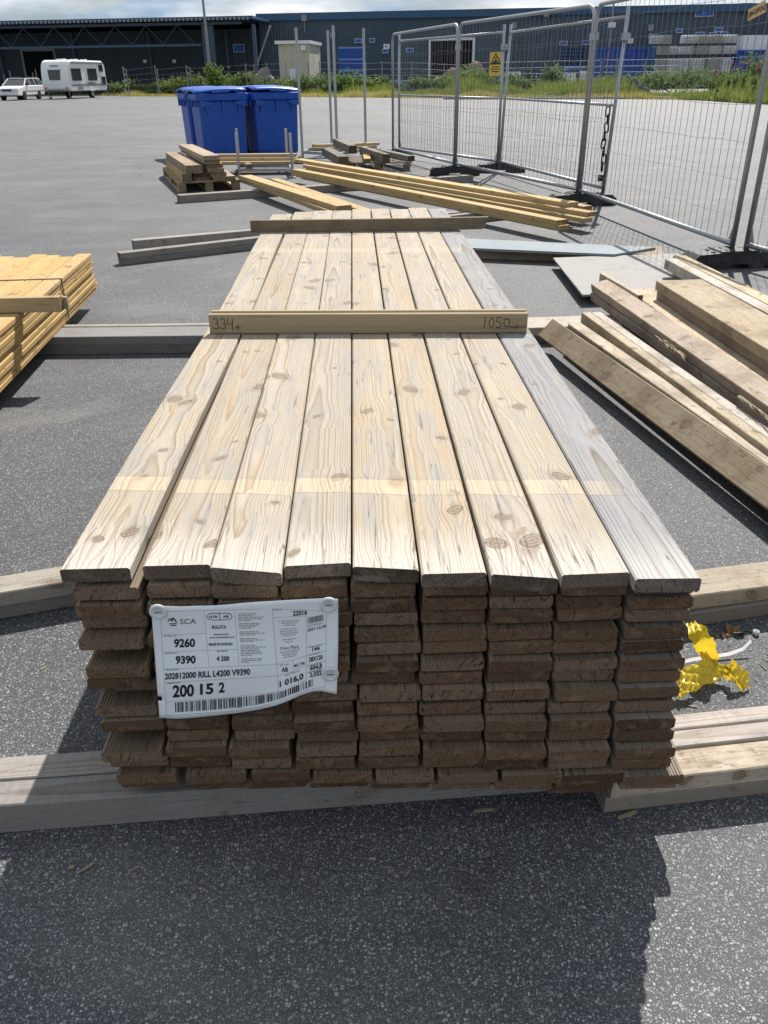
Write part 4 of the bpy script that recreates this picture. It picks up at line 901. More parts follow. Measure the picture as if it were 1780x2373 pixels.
rack((.17, 14.62), (-.66, .62), (.52, 1.05), 2.1, 'tall galvanised rack with four long posts beside the fence corner', .024)
for k, (xa, xb, yy, z, cc, lab) in enumerate([(-.36, .9, 15.25, .141, (.5, .37, .2), 'tan plank across the tall post rack, at the bottom'), (-.30, .95, 15.35, .187, (.53, .41, .24), 'tan plank on top across the tall post rack')]):
    timber('plank', (xb, yy+.25, z), (xa, yy, z), .14, .045, M['fresh'], cc, lab, 'plank', 'planks on the tall rack')

# ---- blue wheeled bins
def bin_(loc, rz, label):
    e = empty('wheeled_bin', loc, rz); tag(e, label, 'waste bin', 'blue wheeled bins'); W0, W1, D0, D1, H = .40, .465, .30, .375, 1.0; e.scale = (1, 1, 1.13)
    n = 8
    def ringp(w, d, z, r): 
        o = []
        for sx, sy, a0 in ((1, 1, 0), (-1, 1, 90), (-1, -1, 180), (1, -1, 270)):
            for k in range(4): a = R(a0+30*k); o.append((sx*(w-r)+r*math.cos(a), sy*(d-r)+r*math.sin(a), z))
        return o
    lev = [(W0, D0, .05, .05), (W0+.01, D0+.01, .10, .05), (W1-.03, D1-.03, .86, .06), (W1-.03, D1-.03, .862, .06)]
    v = [p for l in lev for p in ringp(*l)]; m = 16; b = MB(); b.add(v, [(i*m+k, i*m+(k+1) % m, (i+1)*m+(k+1) % m, (i+1)*m+k) for i in range(len(lev)-1) for k in range(m)]+[tuple(range(m))[::-1], tuple(range(3*m, 4*m))]); b.build('body', M['bin'], e)
    # comb rim, flared, with vertical teeth below
    lev = [(W1-.028, D1-.028, .85, .06), (W1+.012, D1+.012, .875, .07), (W1+.018, D1+.018, .965, .07), (W1-.01, D1-.01, .975, .06)]
    v = [p for l in lev for p in ringp(*l)]; b = MB(); b.add(v, [(i*m+k, i*m+(k+1) % m, (i+1)*m+(k+1) % m, (i+1)*m+k) for i in range(3) for k in range(m)]+[tuple(range(3*m, 4*m))]); b.build('rim', M['bin'], e)
    for xx in (-.30, .0, .30) : MB().box(xx-.018, xx+.018, -D1-.002, -D1+.05, .70, .86).build('rib', M['bin'], e)
    for s in (-1, 1):
        b = MB(); b.prism([(s*.42, -D1-.02, .87), (s*.20, -D1-.02, .85), (s*.24, -D1-.02, .81), (s*.40, -D1-.02, .78)], (0, .05, 0)); b.build('gusset', M['bin'], e)
        for yy in (-.22, 0, .22): MB().box(s*(W1+.005)-.02, s*(W1+.005)+.02, yy-.02, yy+.02, .78, .9).build('side_tooth', M['bin'], e)
        for yy in (-.22, .22):
            wv = MB(); wv.tube([(s*.34-.025, yy, .075), (s*.34+.025, yy, .075)], .075, 14); wv.build('wheel', M['tyre'], e)
    b = MB(); N = 10; vv = []
    for j in range(N+1):
        y_ = -D1-.03+(2*D1+.05)*j/N; zz = .985+.055*math.sin(math.pi*j/N)
        for i in range(N+1): vv.append((-W1-.02+(2*W1+.04)*i/N, y_, zz+.02*math.sin(math.pi*i/N)-(.012 if i in (0, N) or j in (0, N) else 0)))
    ff = [(j*(N+1)+i, j*(N+1)+i+1, (j+1)*(N+1)+i+1, (j+1)*(N+1)+i) for j in range(N) for i in range(N)]; lid = ob('lid', mesh('lid', vv, ff, M['binlid'], True), e); lid.rotation_euler = (R(random.uniform(-3, 0)), R(random.uniform(-2.5, 2.5)), 0); lid.location.z = .012; md = lid.modifiers.new('t', 'SOLIDIFY'); md.thickness = .02
    MB().box(-.16, .16, -D1-.065, -D1-.028, .955, .985).build('lid_handle', M['binlid'], lid)
    for s in (-1, 1): MB().tube([(s*.36-.05, D1+.03, 1.0), (s*.36+.05, D1+.03, 1.0)], .025, 8).build('hinge', M['binlid'], lid)
bz = R(23); bex = Vector((math.cos(bz), math.sin(bz), 0)); bey = Vector((-math.sin(bz), math.cos(bz), 0)); b0 = Vector((-2.02, 15.62, 0))
bin_(b0, bz, 'blue wheeled bin with scuffed front, behind the long pallet'); bin_(b0+bex*1.02+bey*.05, bz+.03, 'blue wheeled bin beside the tall post rack, clean front')
bin_(b0+bey*.82-bex*.02, bz-.02, 'blue wheeled bin hidden behind the scuffed one, comb rim showing'); bin_(b0+bex*1.03+bey*.86, bz+.02, 'blue wheeled bin hidden behind the one by the post rack')

# ================================================================== MOBILE FENCE
FF = [Vector((1.182, 15.256, 0)), Vector((2.004, 12.113, 0)), Vector((3.085, 8.773, 0)), Vector((3.448, 5.281, 0)), Vector((4.45, 1.93, 0))]
RR = [Vector((1.30, 15.35, 0)), Vector((2.708, 12.346, 0)), Vector((3.40, 8.86, 0))]
def fence_panel(A, B, label, rounded=True, mid=False, gap=.03, lean=0.):
    d = (B-A); Ln = d.length-2*gap; e = empty('mesh_fence', A+d.normalized()*gap, math.atan2(d.y, d.x)); e.rotation_euler.x = lean
    tag(e, label, 'fence panel', 'mesh fence panels'); r = .021; zb, zt = .165, 1.98
    if rounded:
        rad = .12; pts = [(0, 0, .05), (0, 0, zt-rad)]+[(rad-rad*math.cos(R(a)), 0, zt-rad+rad*math.sin(R(a))) for a in (18, 36, 54, 72, 90)]+[(Ln-rad, 0, zt)]+[(Ln-rad+rad*math.sin(R(a)), 0, zt-rad+rad*math.cos(R(a))) for a in (18, 36, 54, 72, 90)]+[(Ln, 0, .05)]
        MB().tube(pts, r, 10).build('frame_tube', M['galv'], e, smooth=True)
    else:
        for x in (0, Ln): MB().tube([(x, 0, .05), (x, 0, zt)], r, 10).build('post', M['galv'], e, smooth=True)
        MB().tube([(0, 0, zt-.10), (Ln, 0, zt-.10)], r*.85, 10).build('top_rail', M['galv'], e, smooth=True)
    MB().tube([(0, 0, zb), (Ln, 0, zb)], r*.95, 10).build('bottom_rail', M['galv'], e, smooth=True)
    if mid: MB().tube([(0, 0, 1.03), (Ln, 0, 1.03)], r*.7, 8).build('middle_rail', M['galv'], e, smooth=True)
    b = MB(); n = int(Ln/.105); hz = (.36, .62, .88, 1.14, 1.40, 1.66, 1.84)
    for k in range(1, n):
        x = Ln*k/n; b.tube([(x, .004, zb), (x+random.uniform(-.004, .004), .004+random.uniform(-.006, .006), 1.0), (x, .004, zt-.02)], .0021, 4, cap=False)
    for z in hz:
        b.tube([(Ln*q/8, .001, z+(random.uniform(-.014, .008) if 0 < q < 8 else 0)) for q in range(9)], .0019, 4, cap=False)
    b.build('wire_mesh', M['wire'], e)
    for x, s in ((0, 1), (Ln, -1)): MB().prism([(x+s*.016, -.003, .19), (x+s*.075, -.003, .19), (x+s*.016, -.003, .33)], (0, .006, 0)).build('corner_plate', M['galv'], e)
    b = MB(); b.box(Ln-.02, Ln+.075, -.028, .028, 1.66, 1.73); b.build('coupler', M['galv'], e)
    return e
def foot(c, rz, label):
    e = empty('weight_block', c, rz); tag(e, label, 'fence foot', 'feet of the mesh fence')
    b = MB(); hw, hl, h = .11, .375, .135
    prof = [(-hl, .0), (-hl+.04, .0), (-hl+.06, .02), (-hl+.15, .02), (-hl+.17, 0), (-.10, 0), (-.08, .035), (.08, .035), (.10, 0), (hl-.17, 0), (hl-.15, .02), (hl-.06, .02), (hl-.04, 0), (hl, 0), (hl, .075), (hl-.05, .115), (.16, h-.012), (.15, h), (-.15, h), (-.16, h-.012), (-hl+.05, .115), (-hl, .075)]
    b.prism([(p[0], -hw, p[1]) for p in prof], (0, 2*hw, 0)); b.build('block', M['foot'], e)
    for x in (-.22, .22):
        bb = MB(); bb.box(x-.045, x+.045, -hw-.004, hw+.004, .05, .10); bb.build('side_recess', M['darktrim'], e)
    for x in (-.19, -.08, .08, .19):
        for y in (-.05, .05): MB().tube([(x, y, h-.03), (x, y, h+.004 if abs(x) < .15 else h-.006)], .019, 10).build('socket', M['darktrim'], e)
flab = ['mesh fence panel from the far corner to the second foot, front run', 'mesh fence panel in front of the yellow warning sign', 'mesh fence panel with the tan tag near its top corner', 'mesh fence panel running past the loose timber, beyond the tagged one']
for k in range(4): fence_panel(FF[k]+Vector((.075 if k == 3 else 0, 0, 0)), FF[k+1], flab[k])
fence_panel(RR[0], RR[1], 'square cornered mesh panel carrying the yellow warning sign', False, True)
fence_panel(RR[1], RR[2], 'square cornered mesh panel with the hanging chain', False, True, lean=R(-2.0))
fl = ['black plastic foot at the far corner of the fence', 'black plastic foot of the front fence run near the small pallet', 'black plastic foot beside the ends of the long yellow planks', 'black plastic foot next to the plywood sheet']
for k in range(4):
    foot(FF[k]+Vector((.04 if k == 2 else 0, 0, 0)), R([-2, -4, 2, 6][k]), fl[k])
foot(RR[1]+Vector((.05, .1, 0)), R(-4), 'black plastic foot of the rear fence run, behind another foot')
# chain
ch = empty('chain', RR[2]+Vector((-.05, .02, 1.0))); tag(ch, 'heavy black chain hanging from the fence middle rail', 'chain')
for k in range(8):
    pts = []
    for a in range(13):
        t_ = 2*math.pi*a/12; pts.append((.024*math.cos(t_), 0, .028*(1 if math.sin(t_) > 0 else -1)*(abs(math.sin(t_)) > .2)+.024*math.sin(t_)))
    b = MB(); b.tube(pts, .009, 6, cap=False); o = b.build('link', M['chain'], ch, smooth=True); o.location = (.012*math.sin(k*1.3), 0, -.03-.082*k); o.rotation_euler = (0, R(6*math.sin(k*2)), R(90 if k % 2 else 10))
MB().box(-.03, .03, -.014, .014, -.76, -.69).build('padlock', M['chain'], ch)
# warning sign
def plane_hit(px, py, A, B):
    n = Vector((-(B-A).y, (B-A).x, 0)); d = ray(px, py); return CC+d*((A-CC).dot(n)/d.dot(n))
a_ = plane_hit(1059, 113, RR[0], RR[1]); c_ = plane_hit(1085, 163, RR[0], RR[1]); dd = (RR[1]-RR[0]); rz = math.atan2(dd.y, dd.x)
sg = empty('warning_sign', Vector(((a_.x+c_.x)/2, (a_.y+c_.y)/2, (a_.z+c_.z)/2))+Vector((dd.y, -dd.x, 0)).normalized()*.012, rz); tag(sg, 'yellow warning sign with black triangle hung on the fence', 'sign')
hw = min(.16, (Vector((c_.x-a_.x, c_.y-a_.y, 0)).length)/2); hh = (a_.z-c_.z)/2
MB().box(-hw, hw, 0, .004, -hh, hh).build('panel', M['syellow'], sg)
b = MB(); pl = lambda s, t_: (s, -.0012, t_)
tri = [(-hw*.78, hh*.02), (hw*.78, hh*.02), (0, hh*.86), (-hw*.78, hh*.02)]; stroke(b, tri, hw*.14, pl)
stroke(b, [(-hw*.30, hh*.14), (hw*.05, hh*.20), (hw*.02, hh*.50)], hw*.2, pl); stroke(b, [(-.0, hh*.30), (hw*.32, hh*.14)], hw*.16, pl)
b.build('triangle_symbol', M['ink'], sg)
b = MB()
for i, wv_ in enumerate((.55, .78, .60)): b.box(-hw*wv_, hw*wv_, -.0012, 0, -hh*(.26+.2*i)-hh*.045, -hh*(.26+.2*i)+hh*.045)
b.build('caption_lines', M['ink'], sg)
# tan tag with maker lettering
qa = [plane_hit(*c3(1557, 62), FF[2], FF[3]), plane_hit(*c3(1553, 135), FF[2], FF[3]), plane_hit(*c3(1672, 75), FF[2], FF[3]), plane_hit(*c3(1668, -2), FF[2], FF[3])]
nn = (qa[1]-qa[0]).cross(qa[3]-qa[0]).normalized()
if nn.dot(CC-qa[0]) < 0: nn = -nn
tg = empty('name_tag', (qa[0]+qa[2])/2); tag(tg, 'tan name tag fixed near the top of the mesh fence', 'tag'); q4 = [p-tg.location+nn*.03 for p in qa]
b = MB(); b.add(q4+[p-nn*.004 for p in q4], [(0, 1, 2, 3), (7, 6, 5, 4), (0, 4, 5, 1), (1, 5, 6, 2), (2, 6, 7, 3), (3, 7, 4, 0)]); b.build('plate', M['stan'], tg)
b = MB(); g, f = glyphs('|BGFIX|', .02); b.add([q4[1]+(q4[2]-q4[1])*(.06+.92*q[0])+(q4[0]-q4[1])*(.28+.42*q[1])+nn*.002 for q in g], f); b.build('lettering', M['ink'], tg)

# ================================================================== FAR THINGS
# lamp post
p = D(455, 168, 78.); lp = empty('lamp_post', (p.x, 78, 0)); tag(lp, 'tall grey lamp post standing in the weeds before the canopy', 'lamp post')
MB().tube([(0, 0, 0), (0, 0, 5), (0, 0, 10.5)], [.13, .11, .07], 10).build('pole', M['greytrim'], lp); MB().box(-.5, .5, -.15, .15, 10.5, 10.65).build('lamp_head', M['greytrim'], lp)
p = D(*c3(632, 380), 80.); lp = empty('lamp_post', (p.x, 80, 0)); tag(lp, 'slim lamp post beside the long blue container', 'lamp post')
hh_ = D(*c3(660, 20), 80.).z+.6
MB().tube([(0, 0, 0), (0, 0, hh_)], [.11, .08], 8).build('pole', M['greytrim'], lp); MB().box(-.25, .25, -.4, .2, hh_-2.4, hh_-2.0).build('lamp_box', M['swhite'], lp)
# cream shed
p = D(605, 165, 80.); pr_ = D(671, 165, 80.)
sh = empty('cream_shed', (p.x, 80, 0), R(-7)); tag(sh, 'cream corrugated steel shed with flat roof before the warehouse', 'shed'); zt_ = D(605, 88, 80.).z
Lx = (pr_.x-p.x); MB().box(0, Lx, 0, 6, 0, zt_-.25).build('wall', M['shedclad'], sh); MB().box(-.25, Lx+.15, -.2, 6.2, zt_-.25, zt_).build('roof', M['white'], sh)
MB().box(Lx*.32, Lx*.52, -.04, 0, 1.0, 1.9).build('notice', M['swhite'], sh)
for x in (Lx*.83,): MB().box(x-.2, x+.2, -.2, 0, zt_-.75, zt_-.35).build('flood_lamp', M['swhite'], sh)
# stacked blue crates
def crate(x, y, z, wx, wy, h, mat, label, grp='blue crates before the warehouse'):
    e = empty('plastic_crate', (x, y, z)); tag(e, label, 'crate', grp); b = MB(); t_ = .06
    b.box(0, wx, 0, t_, 0, h); b.box(0, wx, wy-t_, wy, 0, h); b.box(0, t_, t_, wy-t_, 0, h); b.box(wx-t_, wx, t_, wy-t_, 0, h); b.box(t_, wx-t_, t_, wy-t_, 0, .06); b.build('box', M[mat], e)
    b = MB(); b.box(-.04, wx+.04, -.04, wy+.04, h, h+.14); b.build('rim', M['rimblue'], e)
    for k in (.25, .5, .75): MB().box(wx*k-.03, wx*k+.03, -.03, 0, .1, h-.05).build('rib', M[mat], e)
xa = D(733, 160, 82.).x; xb = D(786, 160, 82.).x; cw = (xb-xa)/2-.05; z0_ = D(760, 177, 82.).z; zt_ = D(760, 100, 82.).z
z0_ = 0.; chh = (zt_-z0_)/4
cn = ['bottom', 'second', 'third', 'top']
for j in range(4):
    for i in range(2): crate(xa+i*(cw+.08), 82, j*chh, cw, 1.2, chh-.17, 'blueplastic', 'blue plastic crate, %s of the stack of four, %s' % (cn[j], ['beside the cream shed', 'on the doorway side']  [i]))
for k, (px, w_, h_, mt, lab) in enumerate([(855, 2.2, .75, 'bluedark', 'low dark blue crate among weeds before the white framed doorway'), (892, 1.6, .7, 'bluedark', 'low dark blue crate beside the fence corner, far behind it'), (1085, 2.2, 1.1, 'bluedark', 'dark blue crate beside the white framed doorway'), (1180, 1.4, 1.2, 'bluedark', 'dark blue crate standing before the roller door side'), (1310, 1.5, 2.3, 'blueplastic', 'tall blue crate standing beside the roller door'), (1240, 2.0, 1.7, 'bluedark', 'dark blue crate standing in the roller door')]):
    p = D(px, 150, 82.); crate(p.x-w_/2, 82-.3*(k % 2), 0, w_, 1.1, h_, mt, lab)
for k, (px, w_, h_, lab) in enumerate([(1108, 1.3, 1.5, 'white pallet box beside the dark doorway'), (1340, 1.5, 1.7, 'white pallet box standing alone before the wall'), (1226, 1.4, 1.3, 'white pallet box before the roller door'), (1268, 1.0, 1.5, 'small white pallet box by the roller door edge')]):
    p = D(px, 150, 81.); e = empty('pallet_box', (p.x-w_/2, 80.5, 0)); tag(e, lab, 'pallet box'); MB().box(0, w_, 0, 1, .15, h_).build('box', M['swhite'], e); MB().box(0, w_, 0, 1, 0, .13).build('pallet_base', M['rubble'], e)
    for q in (.33, .66): MB().box(w_*q-.03, w_*q+.03, -.03, 0, .2, h_).build('seam', M['greytrim'], e)
# blue container and skip
a_ = D(*c3(562, 320), 80.); c_ = D(*c3(945, 310), 80.); ct = empty('blue_container', (a_.x, 80, 0)); tag(ct, 'long blue open topped container before the warehouse', 'container'); Lx = c_.x-a_.x; zt_ = a_.z
MB().box(0, Lx-.9, 0, 2.4, .2, zt_).build('side_wall', M['contblue'], ct); MB().box(-.1, Lx, -.1, 2.5, zt_, zt_+.18).build('top_rail', M['blueplastic'], ct); MB().box(Lx-.85, Lx, -.05, 2.4, .2, zt_).build('end_frame', M['bluedark'], ct)
for k in range(1, 7): MB().box((Lx-.9)*k/7-.08, (Lx-.9)*k/7+.08, -.08, 0, .2, zt_).build('post', M['blueplastic'], ct)
a_ = D(*c3(1475, 332), 80.); ct = empty('blue_skip', (a_.x, 80.5, 0)); tag(ct, 'blue skip container beyond the white tanks at the wall', 'container'); MB().box(0, 9, 0, 2.4, .2, a_.z).build('side_wall', M['contblue'], ct); MB().box(-.1, 9, -.1, 2.5, a_.z, a_.z+.15).build('top_rail', M['blueplastic'], ct)
b = MB(); b.box(.6, 7, .4, 2, a_.z+.15, a_.z+1.3); b.build('load', M['ibc'], ct)
# tanks (IBC)
def ibc(x, y, z, s, h, mat, label):
    e = empty('white_tank', (x, y, z)); tag(e, label, 'tank', 'white caged tanks')
    o = MB().box(.05*s, .95*s, .05*s, .95*s, .12, .94*h).build('tank', M[mat], e); mdf = o.modifiers.new('b', 'BEVEL'); mdf.width = .10*s; mdf.segments = 2
    MB().box(.42*s, .58*s, .42*s, .58*s, .935*h, .97*h).build('cap', M['darktrim'], e); MB().box(0, s, 0, s, .0, .10).build('pallet_base', M['darktrim'], e)
    b = MB()
    for k in range(5): b.box(s*k/4-.028, s*k/4+.028, -.03, .02, .10, .95*h)
    for k in range(4): b.box(-.02, s+.02, -.05, -.031, .14+.76*h*k/3-.022, .14+.76*h*k/3+.022)
    b.build('cage', M['cage'], e)
YT = 80.; zr = [D(*c3(1195, q), YT).z for q in (428, 357, 288, 216)]; pn = ['bottom row', 'middle row', 'top row']
rowsI = [(0, [(920, 0), (978, 1), (1034, 0), (1105, 0), (1197, 0), (1287, 1), (1364, 0)]), (1, [(920, 0), (978, 1), (1034, 0), (1105, 0), (1203, 1), (1288, 0), (1375, 0)]), (2, [(910, 0), (978, 1), (1110, 0), (1203, 1), (1292, 1), (1375, 0)])]
for r_, lst in rowsI:
    for i, (cx, dt) in enumerate(lst):
        p = D(*c3(cx, 300), YT); q = D(*c3(cx+(60 if cx < 1080 else 82), 300), YT); zb_ = zr[r_] if r_ else 0.
        ibc(p.x, YT+(.2 if cx < 1080 else 0)+random.uniform(-.1, .1), zb_, q.x-p.x, zr[r_+1]-zb_-.03, 'ibcdirty' if dt else 'ibc', '%s caged tank in the %s, %s counted from the blue container' % ('grimy' if dt else 'white', pn[r_], ORD[i]))
# rubble, scraps
def lump(name, px, Y, w_, h_, mat, label, cat, n=60):
    p = D(px, 175, Y); bm = bmesh.new(); bmesh.ops.create_icosphere(bm, subdivisions=3, radius=1)
    for v in bm.verts: k = 1+.25*math.sin(v.co.x*5+1)*math.cos(v.co.y*4)+random.uniform(-.12, .12); v.co = Vector((v.co.x*w_/2*k, v.co.y*.7*k, max(-.05, v.co.z)*h_*k))
    me = bpy.data.meshes.new(name); bm.to_mesh(me); bm.free(); me.materials.append(mat); o = ob(name, me, loc=(p.x, Y, 0)); tag(o, label, cat)
lump('rubble_heap', 1022, 80., 3.6, 2.0, M['rubble'], 'heap of brown rubble before the white framed doorway', 'rubble'); lump('scrap_heap', 975, 80.5, 4.2, 1.5, M['chip'], 'low heap of pale scrap wood beside the rubble', 'scrap'); lump('rubble_heap', 566, 84., 4.0, 1.7, M['sheetgrey'], 'grey scrap heap under the canopy edge', 'rubble')
for k, (px, py, w_, lab) in enumerate([(735, 190, 1.6, 'tan sheet scrap lying in the grass, smaller of two'), (766, 190, 2.2, 'tan sheet scrap lying in the grass, larger of two'), (684, 183, 1.8, 'dark sheet scrap lying in the grass before the shed')]):
    p = G(px, py+9); b = MB(); vv = [(-w_/2+w_*i/6, .5*j-.3, .25+.16*math.sin(i*1.7+j+k)+.05*j) for j in range(3) for i in range(7)]; b.add(vv, [(j*7+i, j*7+i+1, (j+1)*7+i+1, (j+1)*7+i) for j in range(2) for i in range(6)])
    o = b.build('sheet_scrap', M['chip'] if k < 2 else M['bark'], loc=(p.x, p.y+4, .15)); md = o.modifiers.new('t', 'SOLIDIFY'); md.thickness = .05; tag(o, lab, 'scrap')
lump('dark_tub', 1368, 56., 2.1, .8, M['glass'], 'dark upturned tub half hidden in the tall weeds', 'tub')
# white planks lying at the far edge of the yard
for k, (a, c, lab, col) in enumerate([((957, 215), (1290, 214), 'long white plank on the asphalt at the grass edge, nearer the bins', (.62, .60, .56)), ((1165, 211), (1470, 213), 'long white plank at the grass edge, behind another', (.60, .57, .52)), ((1285, 214), (1506, 213.6), 'long reddish white plank at the grass edge towards the tall weeds', (.55, .42, .36))]):
    A, B = G(*a), G(*c); timber('far_plank', (B.x, B.y, 0), (A.x, A.y, 0), .22, .10, M['rough'], col, lab, 'plank')
# boundary fence posts
b_lab = 'thin grey post of the wire boundary fence along the verge'
fx = []
for px, y0_, y1_ in [(8, 160, 178), (20, 152, 178), (70, 157, 175), (76, 150, 172), (265, 143, 195), (272, 149, 195), (334, 141, 195), (339, 148, 195), (402, 141, 195), (410, 145, 195), (530, 137, 185), (548, 138, 185), (575, 135, 178), (617, 134, 180), (665, 133, 178), (690, 132, 178), (790, 134, 180), (825, 132, 180), (860, 133, 180), (890, 132, 180), (930, 134, 180), (960, 136, 180), (1008, 137, 180), (1035, 132, 180), (1150, 130, 170), (1205, 128, 170), (1255, 128, 170), (1300, 126, 170), (1335, 126, 170), (1395, 125, 170), (1440, 125, 170), (1490, 124, 170), (1540, 122, 170), (1600, 120, 170), (1650, 118, 170)]:
    Yf = 76. if px > 200 else 84.; p = D(px, y0_, Yf); o = MB().tube([(0, 0, 0), (0, 0, p.z)], .045, 6).build('boundary_post', M['greytrim'], loc=(p.x, Yf, 0)); tag(o, b_lab, 'fence post', 'posts of the boundary fence'); fx.append((p.x, Yf, p.z))
b = MB(); seg = [q for q in fx if q[1] < 80]
for z in (.4, .8, 1.2, 1.6, 2.0):
    b.tube([(q[0], q[1], z*q[2]/2.1) for q in seg], .008, 3, cap=False)
o = b.build('boundary_wires', M['wire']); tag(o, 'thin wires strung along the boundary fence posts', 'wire fence')

# ---- caravan
cvp = D(160, 205, 72.); cv = empty('caravan', (cvp.x+.3, 72, 0), R(0)); tag(cv, 'white caravan with grey side stripe parked at the yard edge', 'caravan')
ca = R(80)   # direction of its length (from front to rear), measured from +x
cv.rotation_euler.z = ca-R(90)-R(4); cv.scale = (1.06, 1.06, 1.03)
# local frame: y = rearwards, x = right when seen from the front
Wc, Lc = 1.08, 5.4
def cside(y):   # outline (y,z)
    return 0
outl = [(-2.7, .62), (-2.72, 1.1), (-2.66, 1.7), (-2.5, 2.25), (-2.3, 2.48), (-2.0, 2.56), (2.3, 2.52), (2.55, 2.40), (2.66, 2.1), (2.68, .72), (2.5, .5), (-2.45, .5)]
b = MB(); b.prism([(-Wc, y, z) for y, z in outl], (2*Wc, 0, 0)); body = b.build('body', M['white'], cv); md = body.modifiers.new('b', 'BEVEL'); md.width = .10; md.segments = 3; md.limit_method = 'ANGLE'
def cwin(y0, y1, z0, z1, nm='window'):
    w_ = MB().box(Wc-.0, Wc+.03, y0, y1, z0, z1).build(nm, M['glass'], cv); f_ = MB(); e = .05
    for q in ((y0-e, y1+e, z1, z1+e), (y0-e, y1+e, z0-e, z0), (y0-e, y0, z0, z1), (y1, y1+e, z0, z1)): f_.box(Wc-.0, Wc+.04, q[0], q[1], q[2], q[3])
    f_.build('window_frame', M['darktrim'], w_)
cwin(-2.15, -1.0, 1.25, 1.95); cwin(.05, 1.2, 1.25, 1.95); cwin(1.75, 2.2, 1.85, 2.2); cwin(1.95, 2.4, 1.0, 1.4)
b = MB(); b.prism([(-.42, -2.70, 1.25), (.42, -2.70, 1.25), (.5, -2.62, 1.92), (-.5, -2.62, 1.92)], (0, -.045, 0)); b.build('front_window', M['glass'], cv)
b = MB(); b.prism([(Wc, -2.4, .83), (Wc, 2.6, .83), (Wc, 2.6, .95), (Wc, .9, 1.0), (Wc, .3, 1.12), (Wc, -.3, 1.0), (Wc, -2.4, .95)], (.012, 0, 0)); b.build('side_stripe', M['greytrim'], cv)
MB().box(Wc, Wc+.05, -2.1, 2.4, 2.33, 2.42).build('awning_rail', M['greytrim'], cv); MB().box(Wc, Wc+.02, -1.6, -.95, .58, .80).build('service_hatch', M['greytrim'], cv)
for yy, s in ((-1.4, .5), (.3, .4), (1.6, .35)): MB().box(-s/2, s/2, yy-s/2, yy+s/2, 2.55, 2.64).build('roof_hatch', M['swhite'], cv)
MB().box(-.3, .3, -2.60, -2.50, 2.16, 2.22).build('name_strip', M['greytrim'], cv)
b = MB(); b.tube([(-.45, -2.5, .45), (0, -3.75, .42)], .05, 6); b.tube([(.45, -2.5, .45), (0, -3.75, .42)], .05, 6); b.tube([(0, -3.6, .5), (0, -3.6, .1)], .04, 6); b.build('drawbar', M['darktrim'], cv); MB().tube([(0, -3.65, .07), (.06, -3.65, .07)], .09, 10).build('jockey_wheel', M['tyre'], cv)
for s in (-1, 1):
    wl = MB().tube([(s*(Wc-.22), .35, .31), (s*(Wc-.02), .35, .31)], .31, 18).build('wheel', M['tyre'], cv); MB().tube([(s*(Wc-.05), .35, .31), (s*(Wc-.005), .35, .31)], .19, 14).build('rim', M['rim'], wl)
b = MB(); b.prism([(Wc, -.1, .5), (Wc, .8, .5), (Wc, .72, .68), (Wc, .55, .76), (Wc, .15, .76), (Wc, -.02, .68)], (.015, 0, 0)); b.build('wheel_arch', M['swhite'], cv)
b = MB()
for s in (-1, 1): b.tube([(s*.85, -2.5, .5), (s*.85, -2.5, .02)], .03, 5)
b.build('corner_steady', M['greytrim'], cv)
for s in (-1, 1): MB().box(s*.85-.1, s*.85+.1, -2.77, -2.70, .68, .78).build('marker_lamp', M['orange'], cv)

# ---- station wagon, facing the camera side
cpw = D(48, 210, 69.); cr2 = empty('station_wagon', (cpw.x, 69, 0)); tag(cr2, 'white station wagon parked beside the caravan, front towards the yard', 'car'); cr2.rotation_euler.z = R(-4)
Wk = .86
low = [(-2.35, .30), (-2.40, .55), (-2.36, .72), (-2.25, .82), (-1.15, .95), (-.95, .97), (2.2, .97), (2.34, .85), (2.36, .45), (2.28, .30)]
b = MB(); b.prism([(-Wk, y, z) for y, z in low], (2*Wk, 0, 0)); o = b.build('body', M['white'], cr2); md = o.modifiers.new('b', 'BEVEL'); md.width = .06; md.segments = 3; md.limit_method = 'ANGLE'
def frust(y0, y1, z0, yt0, yt1, z1, w0, w1): return [(-w0, y0, z0), (w0, y0, z0), (w0, y1, z0), (-w0, y1, z0), (-w1, yt0, z1), (w1, yt0, z1), (w1, yt1, z1), (-w1, yt1, z1)]
b = MB(); b.add(frust(-1.15, 2.25, .965, -.35, 2.0, 1.40, Wk-.04, .66), [(3, 2, 1, 0), (4, 5, 6, 7), (0, 1, 5, 4), (1, 2, 6, 5), (2, 3, 7, 6), (3, 0, 4, 7)]); gl = b.build('glasshouse', M['glass'], cr2)
b = MB(); b.box(-.67, .67, -.38, 2.02, 1.40, 1.445); o = b.build('roof', M['white'], cr2); md = o.modifiers.new('b', 'BEVEL'); md.width = .03; md.segments = 2
